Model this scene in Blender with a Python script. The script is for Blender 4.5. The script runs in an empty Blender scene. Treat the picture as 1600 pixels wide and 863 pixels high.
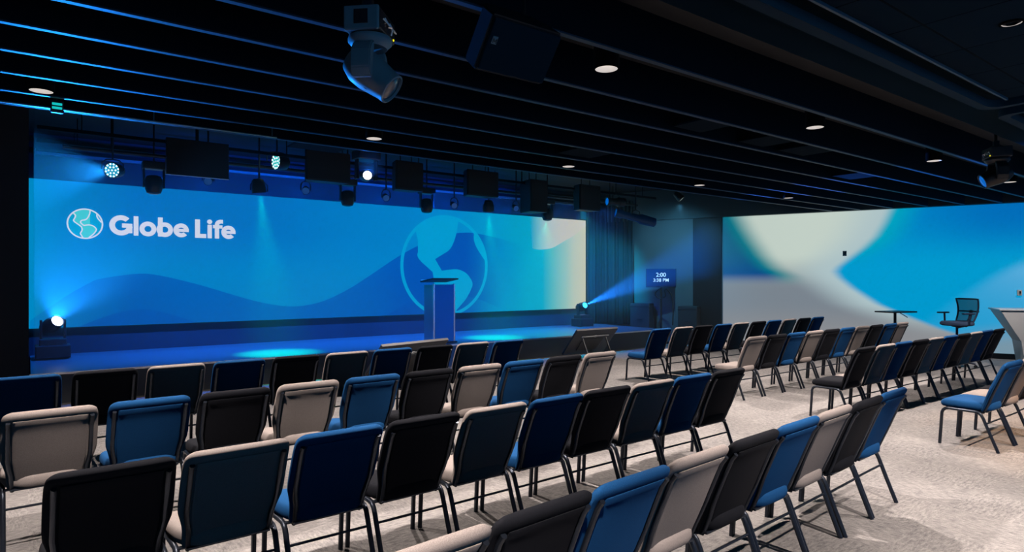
import bpy, bmesh, math, random
from mathutils import Vector, Matrix, Euler
random.seed(7)
S = bpy.context.scene
COL = S.collection
PI = math.pi

# ------------------------------------------------------------------ camera, world, exposure
cam = bpy.data.cameras.new('camera')
cam.sensor_width = 36.0
cam.lens = 22.5
cam.shift_y = 5.5/1600
cam.clip_start = 0.05
camo = bpy.data.objects.new('camera', cam); COL.objects.link(camo)
camo.location = (0, 0, 1.7)
camo.rotation_euler = (PI/2, 0, -math.atan(0.7564))
S.camera = camo

W = bpy.data.worlds.new('world'); S.world = W; W.use_nodes = True
W.node_tree.nodes['Background'].inputs[0].default_value = (0.10, 0.46, 1.0, 1)
W.node_tree.nodes['Background'].inputs[1].default_value = 0.26
vs = S.view_settings
vs.view_transform = 'Standard'; vs.look = 'None'; vs.exposure = 0.0; vs.gamma = 1.0
vs.use_curve_mapping = False
S.cycles.max_bounces = 6
S.cycles.diffuse_bounces = 0
S.cycles.volume_bounces = 0
S.cycles.sample_clamp_indirect = 4.0
S.cycles.use_denoising = True

HOUSE = 490.0            # watts of one ceiling downlight
HOUSE_COL = (1.0, 0.87, 0.79)
HAZE = 0.018

def spot(name, loc, target, watts, col, ang=40, blend=0.3, rad=0.04, parent=None):
    L = bpy.data.lights.new(name, 'SPOT'); L.energy = watts; L.color = col
    L.spot_size = math.radians(ang); L.spot_blend = blend; L.shadow_soft_size = rad
    o = bpy.data.objects.new(name, L); COL.objects.link(o)
    o.location = loc
    o.rotation_euler = (Vector(target)-Vector(loc)).to_track_quat('-Z', 'Y').to_euler()
    if parent:
        o.parent = parent
        o.matrix_parent_inverse = Matrix.LocRotScale(parent.location, parent.rotation_euler, None).inverted()
    return o

# ------------------------------------------------------------------ helpers
def lin(r, g, b):
    f = lambda v: (v/255/12.92 if v/255 <= 0.04045 else ((v/255+0.055)/1.055)**2.4)
    return (f(r), f(g), f(b), 1)

def nmat(name):
    m = bpy.data.materials.new(name); m.use_nodes = True
    nt = m.node_tree
    return m, nt, nt.nodes['Principled BSDF']

def mat(name, col, rough=0.6, metal=0.0, spec=0.5, emit=None, estr=1.0, bump=None):
    m, nt, b = nmat(name)
    b.inputs['Base Color'].default_value = (*col[:3], 1)
    b.inputs['Roughness'].default_value = rough
    b.inputs['Metallic'].default_value = metal
    b.inputs['Specular IOR Level'].default_value = spec
    if emit:
        b.inputs['Emission Color'].default_value = (*emit[:3], 1)
        b.inputs['Emission Strength'].default_value = estr
    if bump:
        tc = nt.nodes.new('ShaderNodeTexCoord')
        n = nt.nodes.new('ShaderNodeTexNoise'); n.inputs['Scale'].default_value = bump[0]
        n.inputs['Detail'].default_value = 4
        nt.links.new(tc.outputs['Object'], n.inputs['Vector'])
        bp = nt.nodes.new('ShaderNodeBump'); bp.inputs['Strength'].default_value = bump[1]
        bp.inputs['Distance'].default_value = 0.01
        nt.links.new(n.outputs['Fac'], bp.inputs['Height'])
        nt.links.new(bp.outputs['Normal'], b.inputs['Normal'])
    return m

def fabric(name, col, var=0.25):
    m, nt, b = nmat(name)
    N, L = nt.nodes.new, nt.links.new
    tc = N('ShaderNodeTexCoord')
    mp = N('ShaderNodeMapping'); mp.inputs['Scale'].default_value = (90, 90, 260)
    n = N('ShaderNodeTexNoise'); n.inputs['Scale'].default_value = 3.0; n.inputs['Detail'].default_value = 3
    L(tc.outputs['Object'], mp.inputs['Vector']); L(mp.outputs['Vector'], n.inputs['Vector'])
    rp = N('ShaderNodeValToRGB')
    rp.color_ramp.elements[0].position = 0.3; rp.color_ramp.elements[1].position = 0.7
    rp.color_ramp.elements[0].color = (*[c*(1-var) for c in col], 1)
    rp.color_ramp.elements[1].color = (*[c*(1+var) for c in col], 1)
    L(n.outputs['Fac'], rp.inputs['Fac']); L(rp.outputs['Color'], b.inputs['Base Color'])
    bp = N('ShaderNodeBump'); bp.inputs['Strength'].default_value = 0.25; bp.inputs['Distance'].default_value = 0.004
    L(n.outputs['Fac'], bp.inputs['Height']); L(bp.outputs['Normal'], b.inputs['Normal'])
    b.inputs['Roughness'].default_value = 0.9
    b.inputs['Specular IOR Level'].default_value = 0.15
    return m

def emis_ramp(name, stops, axis=0, length=12.66, strength=0.94, low=None):
    """flat screen picture: colour along one axis of the screen"""
    m, nt, b = nmat(name)
    N, L = nt.nodes.new, nt.links.new
    tc = N('ShaderNodeTexCoord'); sx = N('ShaderNodeSeparateXYZ'); L(tc.outputs['Object'], sx.inputs[0])
    dv = N('ShaderNodeMath'); dv.operation = 'DIVIDE'; dv.inputs[1].default_value = length
    L(sx.outputs[axis], dv.inputs[0])
    rp = N('ShaderNodeValToRGB')
    els = rp.color_ramp.elements
    while len(els) > 1: els.remove(els[-1])
    els[0].position = stops[0][0]; els[0].color = lin(*stops[0][1])
    lin2 = lambda r, g, b2: lin(r, g, b2*0.95 if b2 > g*1.2 else b2)
    els[0].color = lin2(*stops[0][1])
    for p, c in stops[1:]:
        e = els.new(p); e.color = lin2(*c)
    L(dv.outputs[0], rp.inputs['Fac'])
    b.inputs['Base Color'].default_value = (0.01, 0.01, 0.012, 1)
    b.inputs['Roughness'].default_value = 0.6
    b.inputs['Specular IOR Level'].default_value = 0.1
    out = rp.outputs['Color']
    if low:                                   # a second, lighter set of colours lower down the picture
        mr = N('ShaderNodeMapRange'); mr.interpolation_type = 'SMOOTHSTEP'
        mr.inputs[1].default_value = 2.75; mr.inputs[2].default_value = 1.75
        L(sx.outputs[2], mr.inputs[0])
        r2 = N('ShaderNodeValToRGB'); e2 = r2.color_ramp.elements
        while len(e2) > 1: e2.remove(e2[-1])
        e2[0].position = low[0][0]; e2[0].color = lin2(*low[0][1])
        for p, c in low[1:]:
            e = e2.new(p); e.color = lin2(*c)
        L(dv.outputs[0], r2.inputs['Fac'])
        mx = N('ShaderNodeMix'); mx.data_type = 'RGBA'
        L(mr.outputs[0], mx.inputs[0]); L(out, mx.inputs[6]); L(r2.outputs['Color'], mx.inputs[7]); out = mx.outputs[2]
    L(out, b.inputs['Emission Color'])
    b.inputs['Emission Strength'].default_value = strength
    return m

# --- bmesh pieces
def rbox(bm, c, size, bev=0.0, rot=None, seg=2):
    t = bmesh.new()
    bmesh.ops.create_cube(t, size=1.0)
    bmesh.ops.scale(t, vec=size, verts=t.verts)
    if bev > 0:
        bmesh.ops.bevel(t, geom=list(t.edges), offset=bev, segments=seg, affect='EDGES', profile=0.5)
    M = Matrix.Translation(c) @ (rot.to_4x4() if rot is not None else Matrix.Identity(4))
    bmesh.ops.transform(t, matrix=M, verts=t.verts)
    merge(bm, t)

def merge(bm, t):
    me = bpy.data.meshes.new('tmp'); t.to_mesh(me); t.free()
    bm.from_mesh(me); bpy.data.meshes.remove(me)

def frame_of(d):
    d = d.normalized()
    a = Vector((0, 0, 1)) if abs(d.z) < 0.9 else Vector((1, 0, 0))
    u = d.cross(a).normalized(); v = d.cross(u).normalized()
    return u, v

def tube(bm, pts, r, seg=8, caps=True):
    pts = [Vector(p) for p in pts]
    rings = []
    u = None
    for i, p in enumerate(pts):
        if i == 0: d = pts[1]-pts[0]
        elif i == len(pts)-1: d = pts[-1]-pts[-2]
        else: d = (pts[i+1]-p).normalized()+(p-pts[i-1]).normalized()
        d.normalize()
        if u is None: u, v = frame_of(d)
        else:
            u = (u-d*u.dot(d)).normalized(); v = d.cross(u).normalized()
        rr = r[i] if isinstance(r, (list, tuple)) else r
        rings.append([bm.verts.new(p+(u*math.cos(2*PI*k/seg)+v*math.sin(2*PI*k/seg))*rr) for k in range(seg)])
    for a, b in zip(rings, rings[1:]):
        for k in range(seg):
            bm.faces.new((a[k], a[(k+1) % seg], b[(k+1) % seg], b[k]))
    if caps:
        bm.faces.new(rings[0][::-1]); bm.faces.new(rings[-1])

def lathe(bm, prof, M=None, seg=24, caps=True):
    """prof: list of (radius, height) along local +z"""
    M = M or Matrix.Identity(4)
    rings = []
    for r, h in prof:
        rings.append([bm.verts.new(M @ Vector((r*math.cos(2*PI*k/seg), r*math.sin(2*PI*k/seg), h))) for k in range(seg)])
    for a, b in zip(rings, rings[1:]):
        for k in range(seg):
            bm.faces.new((a[k], a[(k+1) % seg], b[(k+1) % seg], b[k]))
    if caps:
        bm.faces.new(rings[0][::-1]); bm.faces.new(rings[-1])

def loft(bm, rings, caps=True):
    R = [[bm.verts.new(p) for p in ring] for ring in rings]
    n = len(R[0])
    for a, b in zip(R, R[1:]):
        for k in range(n):
            bm.faces.new((a[k], a[(k+1) % n], b[(k+1) % n], b[k]))
    if caps:
        bm.faces.new(R[0][::-1]); bm.faces.new(R[-1])

def prism(bm, pts, y0, y1):
    """outline in x-z, extruded along y"""
    a = [bm.verts.new((x, y0, z)) for x, z in pts]
    b = [bm.verts.new((x, y1, z)) for x, z in pts]
    n = len(pts)
    bm.faces.new(a); bm.faces.new(b[::-1])
    for k in range(n):
        bm.faces.new((a[k], b[k], b[(k+1) % n], a[(k+1) % n]))

def slab(bm, pts, z0, z1):
    a = [bm.verts.new((x, y, z0)) for x, y in pts]
    b = [bm.verts.new((x, y, z1)) for x, y in pts]
    n = len(pts)
    bm.faces.new(a[::-1]); bm.faces.new(b)
    for k in range(n):
        bm.faces.new((a[k], a[(k+1) % n], b[(k+1) % n], b[k]))

def obj(name, bm, m, parent=None, smooth=False, world=False):
    """link a bmesh as one mesh object; world=True: coordinates are the room's, keep them under a placed parent"""
    bmesh.ops.recalc_face_normals(bm, faces=bm.faces)
    me = bpy.data.meshes.new(name); bm.to_mesh(me); bm.free()
    if smooth:
        for p in me.polygons: p.use_smooth = True
        me.set_sharp_from_angle(angle=math.radians(45))
    o = bpy.data.objects.new(name, me); COL.objects.link(o)
    if m: me.materials.append(m)
    if parent:
        o.parent = parent
        if world:
            o.matrix_parent_inverse = Matrix.LocRotScale(parent.location, parent.rotation_euler, None).inverted()
    return o

def tag(o, label, cat, group=None, kind=None):
    o['label'] = label; o['category'] = cat
    if group: o['group'] = group
    if kind: o['kind'] = kind
    return o

def thing(name, label, cat, loc=(0, 0, 0), rotz=0.0, group=None):
    o = bpy.data.objects.new(name, None); COL.objects.link(o)
    o.empty_display_size = 0.1
    o.location = loc; o.rotation_euler = (0, 0, rotz)
    return tag(o, label, cat, group)

def struct(name, bm, m, smooth=False, parent=None):
    o = obj(name, bm, m, parent, smooth)
    if not parent: o['kind'] = 'structure'
    return o

def dup(root, loc, rotz, label, group=None):
    r = root.copy(); COL.objects.link(r); r.location = loc; r.rotation_euler = (0, 0, rotz)
    r['label'] = label
    if group: r['group'] = group
    for ch in list(root.children):
        c = ch.copy(); COL.objects.link(c); c.parent = r
        for g in ch.children:
            d = g.copy(); COL.objects.link(d); d.parent = c
    return r

def bm_(): return bmesh.new()

# ------------------------------------------------------------------ materials
M_black = mat('black_paint', (0.012, 0.014, 0.018), 0.55)
M_baffle = mat('baffle_paint', (0.014, 0.022, 0.036), 0.7, spec=0.06)
M_glint = mat('baffle_glint', (0.10, 0.15, 0.22), 0.5, spec=0.1)
M_deck = mat('deck_black', (0.006, 0.007, 0.010), 0.8)
M_wallnavy = mat('stage_wall_paint', (0.035, 0.045, 0.075), 0.75)
M_wing = mat('wing_wall_paint', (0.02, 0.024, 0.035), 0.7)
M_gyp = mat('gypsum_grey', (0.06, 0.10, 0.13), 0.9, spec=0.03)
M_trimdark = mat('dark_trim', (0.01, 0.012, 0.016), 0.5)
M_metal = mat('chair_steel', (0.030, 0.038, 0.055), 0.35, metal=0.6)
M_chrome = mat('brushed_aluminium', (0.62, 0.64, 0.67), 0.3, metal=1.0)
M_grey = mat('fixture_grey', (0.62, 0.66, 0.70), 0.45, bump=(40, 0.05))
M_fixture = mat('fixture_black', (0.018, 0.02, 0.026), 0.45)
M_lens = mat('lamp_lens', (0.16, 0.22, 0.30), 0.12, spec=0.8)
M_panelwall = mat('grey_wall_paint', (0.20, 0.23, 0.26), 0.8, bump=(60, 0.05))
M_white = mat('white_plastic', (0.7, 0.7, 0.7), 0.5)
M_stage = mat('stage_vinyl', (0.13, 0.14, 0.17), 0.38, bump=(15, 0.05))
M_fascia = mat('stage_fascia', (0.10, 0.11, 0.13), 0.6)
FAB = {'blue': fabric('blue_fabric', (0.013, 0.092, 0.27)),
       'black': fabric('black_fabric', (0.013, 0.014, 0.019)),
       'beige': fabric('beige_fabric', (0.40, 0.345, 0.325))}

def carpet():
    m, nt, b = nmat('carpet')
    N, L = nt.nodes.new, nt.links.new
    tc = N('ShaderNodeTexCoord')
    mp = N('ShaderNodeMapping'); mp.inputs['Scale'].default_value = (1.0, 0.28, 1.0)
    mp.inputs['Rotation'].default_value = (0, 0, 0.0)
    L(tc.outputs['Object'], mp.inputs['Vector'])
    n1 = N('ShaderNodeTexNoise'); n1.inputs['Scale'].default_value = 55; n1.inputs['Detail'].default_value = 6; n1.inputs['Roughness'].default_value = 0.7
    L(mp.outputs['Vector'], n1.inputs['Vector'])
    mp2 = N('ShaderNodeMapping'); mp2.inputs['Scale'].default_value = (0.3, 1.0, 1.0)
    L(tc.outputs['Object'], mp2.inputs['Vector'])
    n2 = N('ShaderNodeTexNoise'); n2.inputs['Scale'].default_value = 50; n2.inputs['Detail'].default_value = 5; n2.inputs['Roughness'].default_value = 0.7
    L(mp2.outputs['Vector'], n2.inputs['Vector'])
    n3 = N('ShaderNodeTexNoise'); n3.inputs['Scale'].default_value = 2.2; n3.inputs['Detail'].default_value = 3
    L(tc.outputs['Object'], n3.inputs['Vector'])
    n4 = N('ShaderNodeTexNoise'); n4.inputs['Scale'].default_value = 160; n4.inputs['Detail'].default_value = 3
    L(tc.outputs['Object'], n4.inputs['Vector'])
    def mth(op, a, bb):
        q = N('ShaderNodeMath'); q.operation = op
        for i, v in enumerate((a, bb)):
            if isinstance(v, (int, float)): q.inputs[i].default_value = v
            else: L(v, q.inputs[i])
        return q.outputs[0]
    # square carpet tiles laid with alternating grain
    ck = N('ShaderNodeTexChecker'); ck.inputs['Scale'].default_value = 1/0.61
    L(tc.outputs['Object'], ck.inputs['Vector'])
    mx = N('ShaderNodeMix'); mx.data_type = 'FLOAT'
    L(ck.outputs['Fac'], mx.inputs[0]); L(n1.outputs['Fac'], mx.inputs[2]); L(n2.outputs['Fac'], mx.inputs[3])
    v = mth('ADD', mth('MULTIPLY', mx.outputs[0], 0.68), mth('MULTIPLY', n3.outputs['Fac'], 0.16))
    v = mth('ADD', v, mth('MULTIPLY', n4.outputs['Fac'], 0.26))
    rp = N('ShaderNodeValToRGB')
    rp.color_ramp.elements[0].position = 0.40; rp.color_ramp.elements[0].color = (0.15, 0.148, 0.155, 1)
    rp.color_ramp.elements[1].position = 0.72; rp.color_ramp.elements[1].color = (0.50, 0.465, 0.445, 1)
    L(v, rp.inputs['Fac']); L(rp.outputs['Color'], b.inputs['Base Color'])
    bp = N('ShaderNodeBump'); bp.inputs['Strength'].default_value = 0.4; bp.inputs['Distance'].default_value = 0.01
    L(v, bp.inputs['Height']); L(bp.outputs['Normal'], b.inputs['Normal'])
    b.inputs['Roughness'].default_value = 0.95; b.inputs['Specular IOR Level'].default_value = 0.1
    return m

# ------------------------------------------------------------------ room shell
WX, WY = 14.46, 10.0                       # a point on the slanted right wall
WD = Vector((-0.372, 0.928, 0)).normalized()   # along it, towards the stage
WN = Vector((-WD.y, WD.x, 0))              # out of the wall into the room
def wpt(s, out=0.0, z=0.0):
    p = Vector((WX, WY, z)) + WD*s + WN*out
    return p
def wall_x(y): return WX + (y-WY)*WD.x/WD.y

b = bm_(); slab(b, [(-5, -3.5), (21, -3.5), (21, 13.6), (-5, 13.6)], -0.1, 0.0)
struct('floor', b, carpet())
b = bm_(); rbox(b, (6.5, 13.45, 2.1), (15, 0.2, 4.4)); struct('wall_back', b, M_wallnavy)
b = bm_(); rbox(b, (-2.49, 12.05, 2.1), (5.0, 2.6, 4.2)); struct('wall_left', b, M_wing)
b = bm_(); rbox(b, (-4.9, 4.6, 2.1), (0.2, 16.4, 4.2)); struct('wall_side', b, M_wing)
b = bm_()
p0, p1 = wpt(4.0), wpt(-15.0)
q0, q1 = wpt(4.0, -0.2), wpt(-15.0, -0.2)
slab(b, [(p0.x, p0.y), (p1.x, p1.y), (q1.x, q1.y), (q0.x, q0.y)], 0, 4.2)
struct('wall_right', b, M_panelwall)
b = bm_(); slab(b, [(-5, -3.5), (21, -3.5), (21, 13.6), (-5, 13.6)], 4.15, 4.25)
struct('ceiling', b, M_deck)
# dark soffit over the right wall
b = bm_()
for (s0, s1) in ((3.2, -12.0),):
    a0, a1 = wpt(s0), wpt(s1); c0, c1 = wpt(s0, 0.10), wpt(s1, 0.10)
    slab(b, [(a0.x, a0.y), (a1.x, a1.y), (c1.x, c1.y), (c0.x, c0.y)], 3.33, 4.14)
struct('trim_1', b, mat('soffit_paint', (0.12, 0.15, 0.17), 0.7))
# dark recessed door in the right wall
b = bm_()
a0, a1, c0, c1 = wpt(0.77), wpt(0.03), wpt(0.77, 0.03), wpt(0.03, 0.03)
slab(b, [(a0.x, a0.y), (a1.x, a1.y), (c1.x, c1.y), (c0.x, c0.y)], 0, 3.32)
struct('door_1', b, M_trimdark)
# baseboard
b = bm_()
a0, a1, c0, c1 = wpt(-0.02), wpt(-12), wpt(-0.02, 0.02), wpt(-12, 0.02)
slab(b, [(a0.x, a0.y), (a1.x, a1.y), (c1.x, c1.y), (c0.x, c0.y)], 0, 0.12)
struct('baseboard_right', b, M_trimdark)
# pale ledge high on the stage wall
b = bm_(); rbox(b, (6.6, 13.31, 3.84), (13.0, 0.08, 0.09))
struct('trim_2', b, mat('pale_ledge', (0.55, 0.58, 0.60), 0.6))

# ------------------------------------------------------------------ ceiling
b = bm_(); slab(b, [(-4.8, -3.5), (18.5, -3.5), (18.5, 7.70), (-4.8, 7.70)], 3.657, 3.75)
struct('ceiling_deck', b, M_deck)
# deep black baffles that run the width of the room
ORD = ['first', 'second', 'third', 'fourth', 'fifth', 'sixth', 'seventh', 'eighth', 'ninth', 'tenth', 'eleventh', 'twelfth', 'thirteenth']
baffle_y = [7.47, 6.94, 6.34, 5.72, 5.11, 4.51, 3.94, 3.15]
for i, y in enumerate(baffle_y):
    b = bm_(); x1 = wall_x(y)-0.4
    rbox(b, ((x1-4.7)/2, y, 3.487), (x1+4.7, 0.047, 0.34), 0.005)
    o = obj('ceiling_baffle', b, M_baffle)
    b = bm_(); rbox(b, ((x1-4.7)/2, y, 3.313), (x1+4.7, 0.049, 0.012), 0.002); obj('glint_strip', b, M_glint, o)  # lighter strip added so the bottom edge shows as a blue lit line
    tag(o, 'long black ceiling baffle, %s counted from the stage' % ORD[i], 'ceiling baffle', 'black ceiling baffles')
# flat black panels laid between baffles
M_panel = mat('ceiling_panel_paint', (0.022, 0.032, 0.046), 0.9, spec=0.03)
panels = [(2.55, 3.18, 7.56, 7.97, 'square ceiling panel above the lectern side of the stage, lit blue'),
          (5.49, 5.96, 4.02, 4.41, 'dim square ceiling panel behind the recessed light nearest the loudspeaker'),
          (7.57, 8.17, 4.02, 4.43, 'dim square ceiling panel beyond the second downlight over the right seats'),
          (6.72, 7.23, 4.03, 4.43, 'dim square ceiling panel above the middle aisle'),
          (10.13, 10.72, 4.60, 5.02, 'dim square ceiling panel above the right block near the slanted wall'),
          (5.45, 6.04, 5.83, 6.25, 'dim square ceiling panel above the front rows of the left block')]
for (x0, x1, y0, y1, lab) in panels:
    b = bm_(); rbox(b, ((x0+x1)/2, (y0+y1)/2, 3.343), (x1-x0, y1-y0, 0.02), 0.004)
    tag(obj('ceiling_panel', b, M_panel), lab, 'ceiling panel', 'square ceiling panels')

for y in (10.75, 11.75, 12.6):
    b = bm_(); rbox(b, (6.4, y, 3.76), (12.6, 0.05, 0.05), 0.005)
    for x in (0.6, 4.4, 8.4, 12.2): tube(b, [(x, y, 3.77), (x, y, 4.148)], 0.008, 6)
    tag(obj('ceiling_batten', b, M_baffle), 'thin dark batten high over the stage, %s from the video wall' % {10.75: 'third', 11.75: 'second', 12.6: 'first'}[y], 'batten', 'battens over the stage')
# smooth soffit in front of the baffles, with round-cornered tile islands hung below it
b = bm_(); slab(b, [(-4.8, -3.3), (18.2, -3.3), (18.2, 2.49), (-4.8, 2.49)], 3.35, 3.6)
struct('ceiling_soffit', b, M_gyp)
def rrect(x0, x1, y0, y1, r, seg=8):
    pts = []
    for cx, cy, a in ((x1-r, y1-r, 0), (x0+r, y1-r, PI/2), (x0+r, y0+r, PI), (x1-r, y0+r, 1.5*PI)):
        for k in range(seg+1):
            t = a+PI/2*k/seg
            pts.append((cx+r*math.cos(t), cy+r*math.sin(t)))
    return pts
def ring(bm, outer, inner, z0, z1):
    n = len(outer)
    for k in range(n):
        j = (k+1) % n
        A, B, C, D = outer[k], outer[j], inner[j], inner[k]
        v = [bm.verts.new((*p, z)) for z in (z0, z1) for p in (A, B, C, D)]
        bm.faces.new((v[0], v[1], v[2], v[3])); bm.faces.new((v[0], v[1], v[5], v[4])); bm.faces.new((v[3], v[2], v[6], v[7]))
        bm.faces.new((v[4], v[5], v[6], v[7]))
M_rim = mat('island_rim', (0.12, 0.17, 0.21), 0.7, spec=0.05)
def tile_mat():
    m, nt, bs = nmat('ceiling_tiles')
    N, L = nt.nodes.new, nt.links.new
    tc = N('ShaderNodeTexCoord')
    br = N('ShaderNodeTexBrick'); br.offset = 0; br.inputs['Scale'].default_value = 1.0
    br.inputs['Brick Width'].default_value = 0.70; br.inputs['Row Height'].default_value = 0.70
    br.inputs['Mortar Size'].default_value = 0.008; br.inputs['Mortar Smooth'].default_value = 0.1
    br.inputs['Color1'].default_value = (0.13, 0.16, 0.18, 1); br.inputs['Color2'].default_value = (0.15, 0.18, 0.20, 1)
    br.inputs['Mortar'].default_value = (0.02, 0.025, 0.03, 1)
    mp = N('ShaderNodeMapping'); mp.inputs['Location'].default_value = (0.38, -1.66+0.70*3, 0)
    L(tc.outputs['Object'], mp.inputs['Vector']); L(mp.outputs['Vector'], br.inputs['Vector'])
    L(br.outputs['Color'], bs.inputs['Base Color']); bs.inputs['Roughness'].default_value = 0.9; bs.inputs['Specular IOR Level'].default_value = 0.03
    return m
M_tiles = tile_mat()
for i, (x0, x1) in enumerate(((-4.5, 7.165), (7.47, 16.0))):
    rim = struct('ceiling_island', bm_(), M_rim)
    b = bm_(); ring(b, rrect(x0, x1, -3.2, 2.13, 0.15), rrect(x0+0.07, x1-0.07, -3.13, 2.045, 0.12), 3.28, 3.35)
    b.to_mesh(rim.data); b.free()
    b = bm_(); slab(b, rrect(x0+0.22, x1-0.22, -3.0, 1.87, 0.03), 3.312, 3.347)
    t = obj('tile_field', b, M_tiles, rim)
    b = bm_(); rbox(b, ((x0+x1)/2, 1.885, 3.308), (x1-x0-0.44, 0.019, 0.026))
    obj('glint_strip', b, mat('glint_strip_blue', (0.16, 0.24, 0.32), 0.5, spec=0.3), rim)  # blue glint along the tile border, made as a coloured strip

# recessed downlights: the room's own lamps, and three added ones
M_can = mat('downlight_can', (0.004, 0.005, 0.007), 0.8, spec=0.1)
M_refl = mat('downlight_reflector', (0.75, 0.72, 0.68), 0.4, emit=(0.80, 0.72, 0.68), estr=0.55)
M_glow = mat('downlight_lamp', (0.8, 0.8, 0.8), 0.4, emit=(1.0, 0.93, 0.86), estr=2.0)
def downlight(x, y, lab, r=0.085, z=3.30, watts=HOUSE, col=HOUSE_COL, up=0.357, ang=92):
    t = thing('downlight', lab, 'ceiling light', (x, y, z), 0, 'round ceiling downlights')
    b = bm_(); lathe(b, [(r+0.012, 0.0), (r+0.012, up), (r*0.6, up), (r*0.6, up-0.01), (r+0.002, 0.012), (r, 0.0)], seg=28, caps=False)
    obj('can', b, M_can, t, True)
    b = bm_(); lathe(b, [(r, 0.002), (r*0.62, 0.075)], seg=28, caps=False); obj('reflector', b, M_refl, t, True)
    b = bm_(); lathe(b, [(r*0.62, 0.072), (r*0.62, 0.078)], seg=28); obj('lamp', b, M_glow, t)
    if watts: spot('downlight_beam', (x, y, z-0.03), (x, y, 0), watts, col, ang, 0.25, 0.05, t)
    return t
for x, lab in ((0.38, 'round downlight over the left seats near the moving head light'),
               (3.51, 'lit round downlight right of the hanging loudspeaker'),
               (6.61, 'lit round downlight above the middle aisle between the seat blocks'),
               (-2.75, 'added round downlight beyond the left edge over the left seats'), (12.87, 'added round downlight behind the moving head light at the right edge'), (15.9, 'added round downlight beyond the right edge over the desk'),  # these three are added to light the outer seats, desk and wall
               (9.75, 'lit round downlight left of the moving spotlight at the right edge')):
    downlight(x, 3.45, lab, watts=HOUSE*(0.25 if x > 15 else 0.6 if x > 12 else 1.0))
for x, lab in ((0.09, 'lit round downlight at the far left of the ceiling by the green indicator'),
               (3.14, 'round downlight with blue glints around it, above the stage lights'),
               (6.11, 'lit round downlight above the pale right end of the video wall'),
               (9.10, 'small far downlight above the timer display'),
               (11.91, 'smallest far downlight near the top of the projected wall')):
    downlight(x, 6.75, lab, watts=HOUSE*(0.5 if x > 11.5 else 0.8), ang=108)
for x, col in ((0.6, HOUSE_COL), (3.7, HOUSE_COL), (6.7, HOUSE_COL), (9.4, (1.0, 0.62, 0.36))):
    downlight(x, 0.15, 'round downlight over the aisle behind the nearest row', z=3.29, up=0.022, col=col)
downlight(4.92, 1.31, 'small round downlight in the tiled ceiling at the top right corner', r=0.053, z=3.304, watts=0, up=0.008)

# thin sprinkler pipe and its indicator box
b = bm_(); tube(b, [(-3.5, 7.23, 3.274), (2.2, 7.23, 3.274)], 0.010, 8)
for x in (-3.0, -1.0, 1.0, 2.15): tube(b, [(x, 7.23, 3.274), (x, 7.23, 3.657)], 0.006, 6)
tag(obj('ceiling_pipe', b, mat('pipe_steel', (0.25, 0.4, 0.4), 0.35, metal=0.6), smooth=True), 'thin teal pipe running under the baffles at the far left', 'pipe')
t = thing('indicator_box', 'small black box with two green lit bars near the far left downlight', 'indicator', (0.21, 7.10, 3.232))
b = bm_(); rbox(b, (0, 0, 0.03), (0.10, 0.05, 0.11), 0.008); tube(b, [(0, 0, 0.08), (0, 0, 0.425)], 0.006, 6); obj('housing', b, M_fixture, t)
for k in range(2):
    b = bm_(); rbox(b, (0, -0.028, 0.015+0.035*k), (0.075, 0.006, 0.022), 0.003)
    obj('light_bar', b, mat('green_led', (0, 0.2, 0.2), 0.4, emit=lin(20, 190, 190), estr=1.0), t)

# ------------------------------------------------------------------ stage
t = thing('stage', 'low wide stage platform with a dark fascia, lit blue and teal', 'stage', (6.5, 12.0, 0))
b = bm_(); slab(b, [(0.03, 10.72), (13.0, 10.72), (13.0, 13.34), (0.03, 13.34)], 0.40, 0.43); obj('deck', b, M_stage, t, world=True)
b = bm_(); slab(b, [(0.04, 10.75), (12.98, 10.75), (12.98, 13.33), (0.04, 13.33)], 0.0, 0.40); obj('fascia', b, M_fascia, t, world=True)
b = bm_(); rbox(b, (6.5, 10.71, 0.415), (12.97, 0.012, 0.03)); rbox(b, (13.005, 12.02, 0.415), (0.012, 2.6, 0.03)); obj('edge_trim', b, M_chrome, t, world=True)

# ------------------------------------------------------------------ LED screen
t = thing('video_wall', 'huge wide video wall showing a blue wave picture with globe logo and lettering', 'screen', (6.36, 13.3, 0.885))
V0, V1, U1 = 0.885, 3.38, 12.67
BASE = [(0.0, (0, 140, 208)), (0.04, (0, 128, 202)), (0.12, (0, 113, 196)), (0.30, (0, 113, 196)), (0.42, (0, 124, 201)), (0.55, (0, 130, 205)), (0.66, (0, 138, 208)), (0.74, (0, 156, 210)), (0.83, (0, 166, 206)), (0.875, (10, 172, 198)), (0.90, (85, 186, 190)), (0.94, (150, 198, 186)), (0.965, (190, 204, 182)), (1.0, (205, 206, 178))]
LOW = [(0.0, (0, 140, 208)), (0.05, (0, 132, 204)), (0.14, (0, 130, 203)), (0.45, (0, 131, 204))]+BASE[6:]
b = bm_(); rbox(b, ((U1-0.3)/2, 13.30, (V0+V1)/2), (U1+0.3, 0.06, V1-V0)); obj('display', b, emis_ramp('screen_base', BASE, low=LOW), t, world=True)
def smooth(pts, n=6):
    out = []
    for i in range(len(pts)-1):
        p0 = pts[max(0, i-1)]; p1 = pts[i]; p2 = pts[i+1]; p3 = pts[min(len(pts)-1, i+2)]
        for k in range(n):
            u = k/n
            out.append(tuple(0.5*((2*p1[j])+(-p0[j]+p2[j])*u+(2*p0[j]-5*p1[j]+4*p2[j]-p3[j])*u*u+(-p0[j]+3*p1[j]-3*p2[j]+p3[j])*u**3) for j in (0, 1)))
    out.append(pts[-1]); return out
def layer(name, pts, depth, m, parent):
    b = bm_(); prism(b, pts, 13.27-depth, 13.275); bmesh.ops.triangulate(b, faces=[f for f in b.faces if len(f.verts) > 4], ngon_method='EAR_CLIP')
    return obj(name, b, m, parent, world=True)
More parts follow.
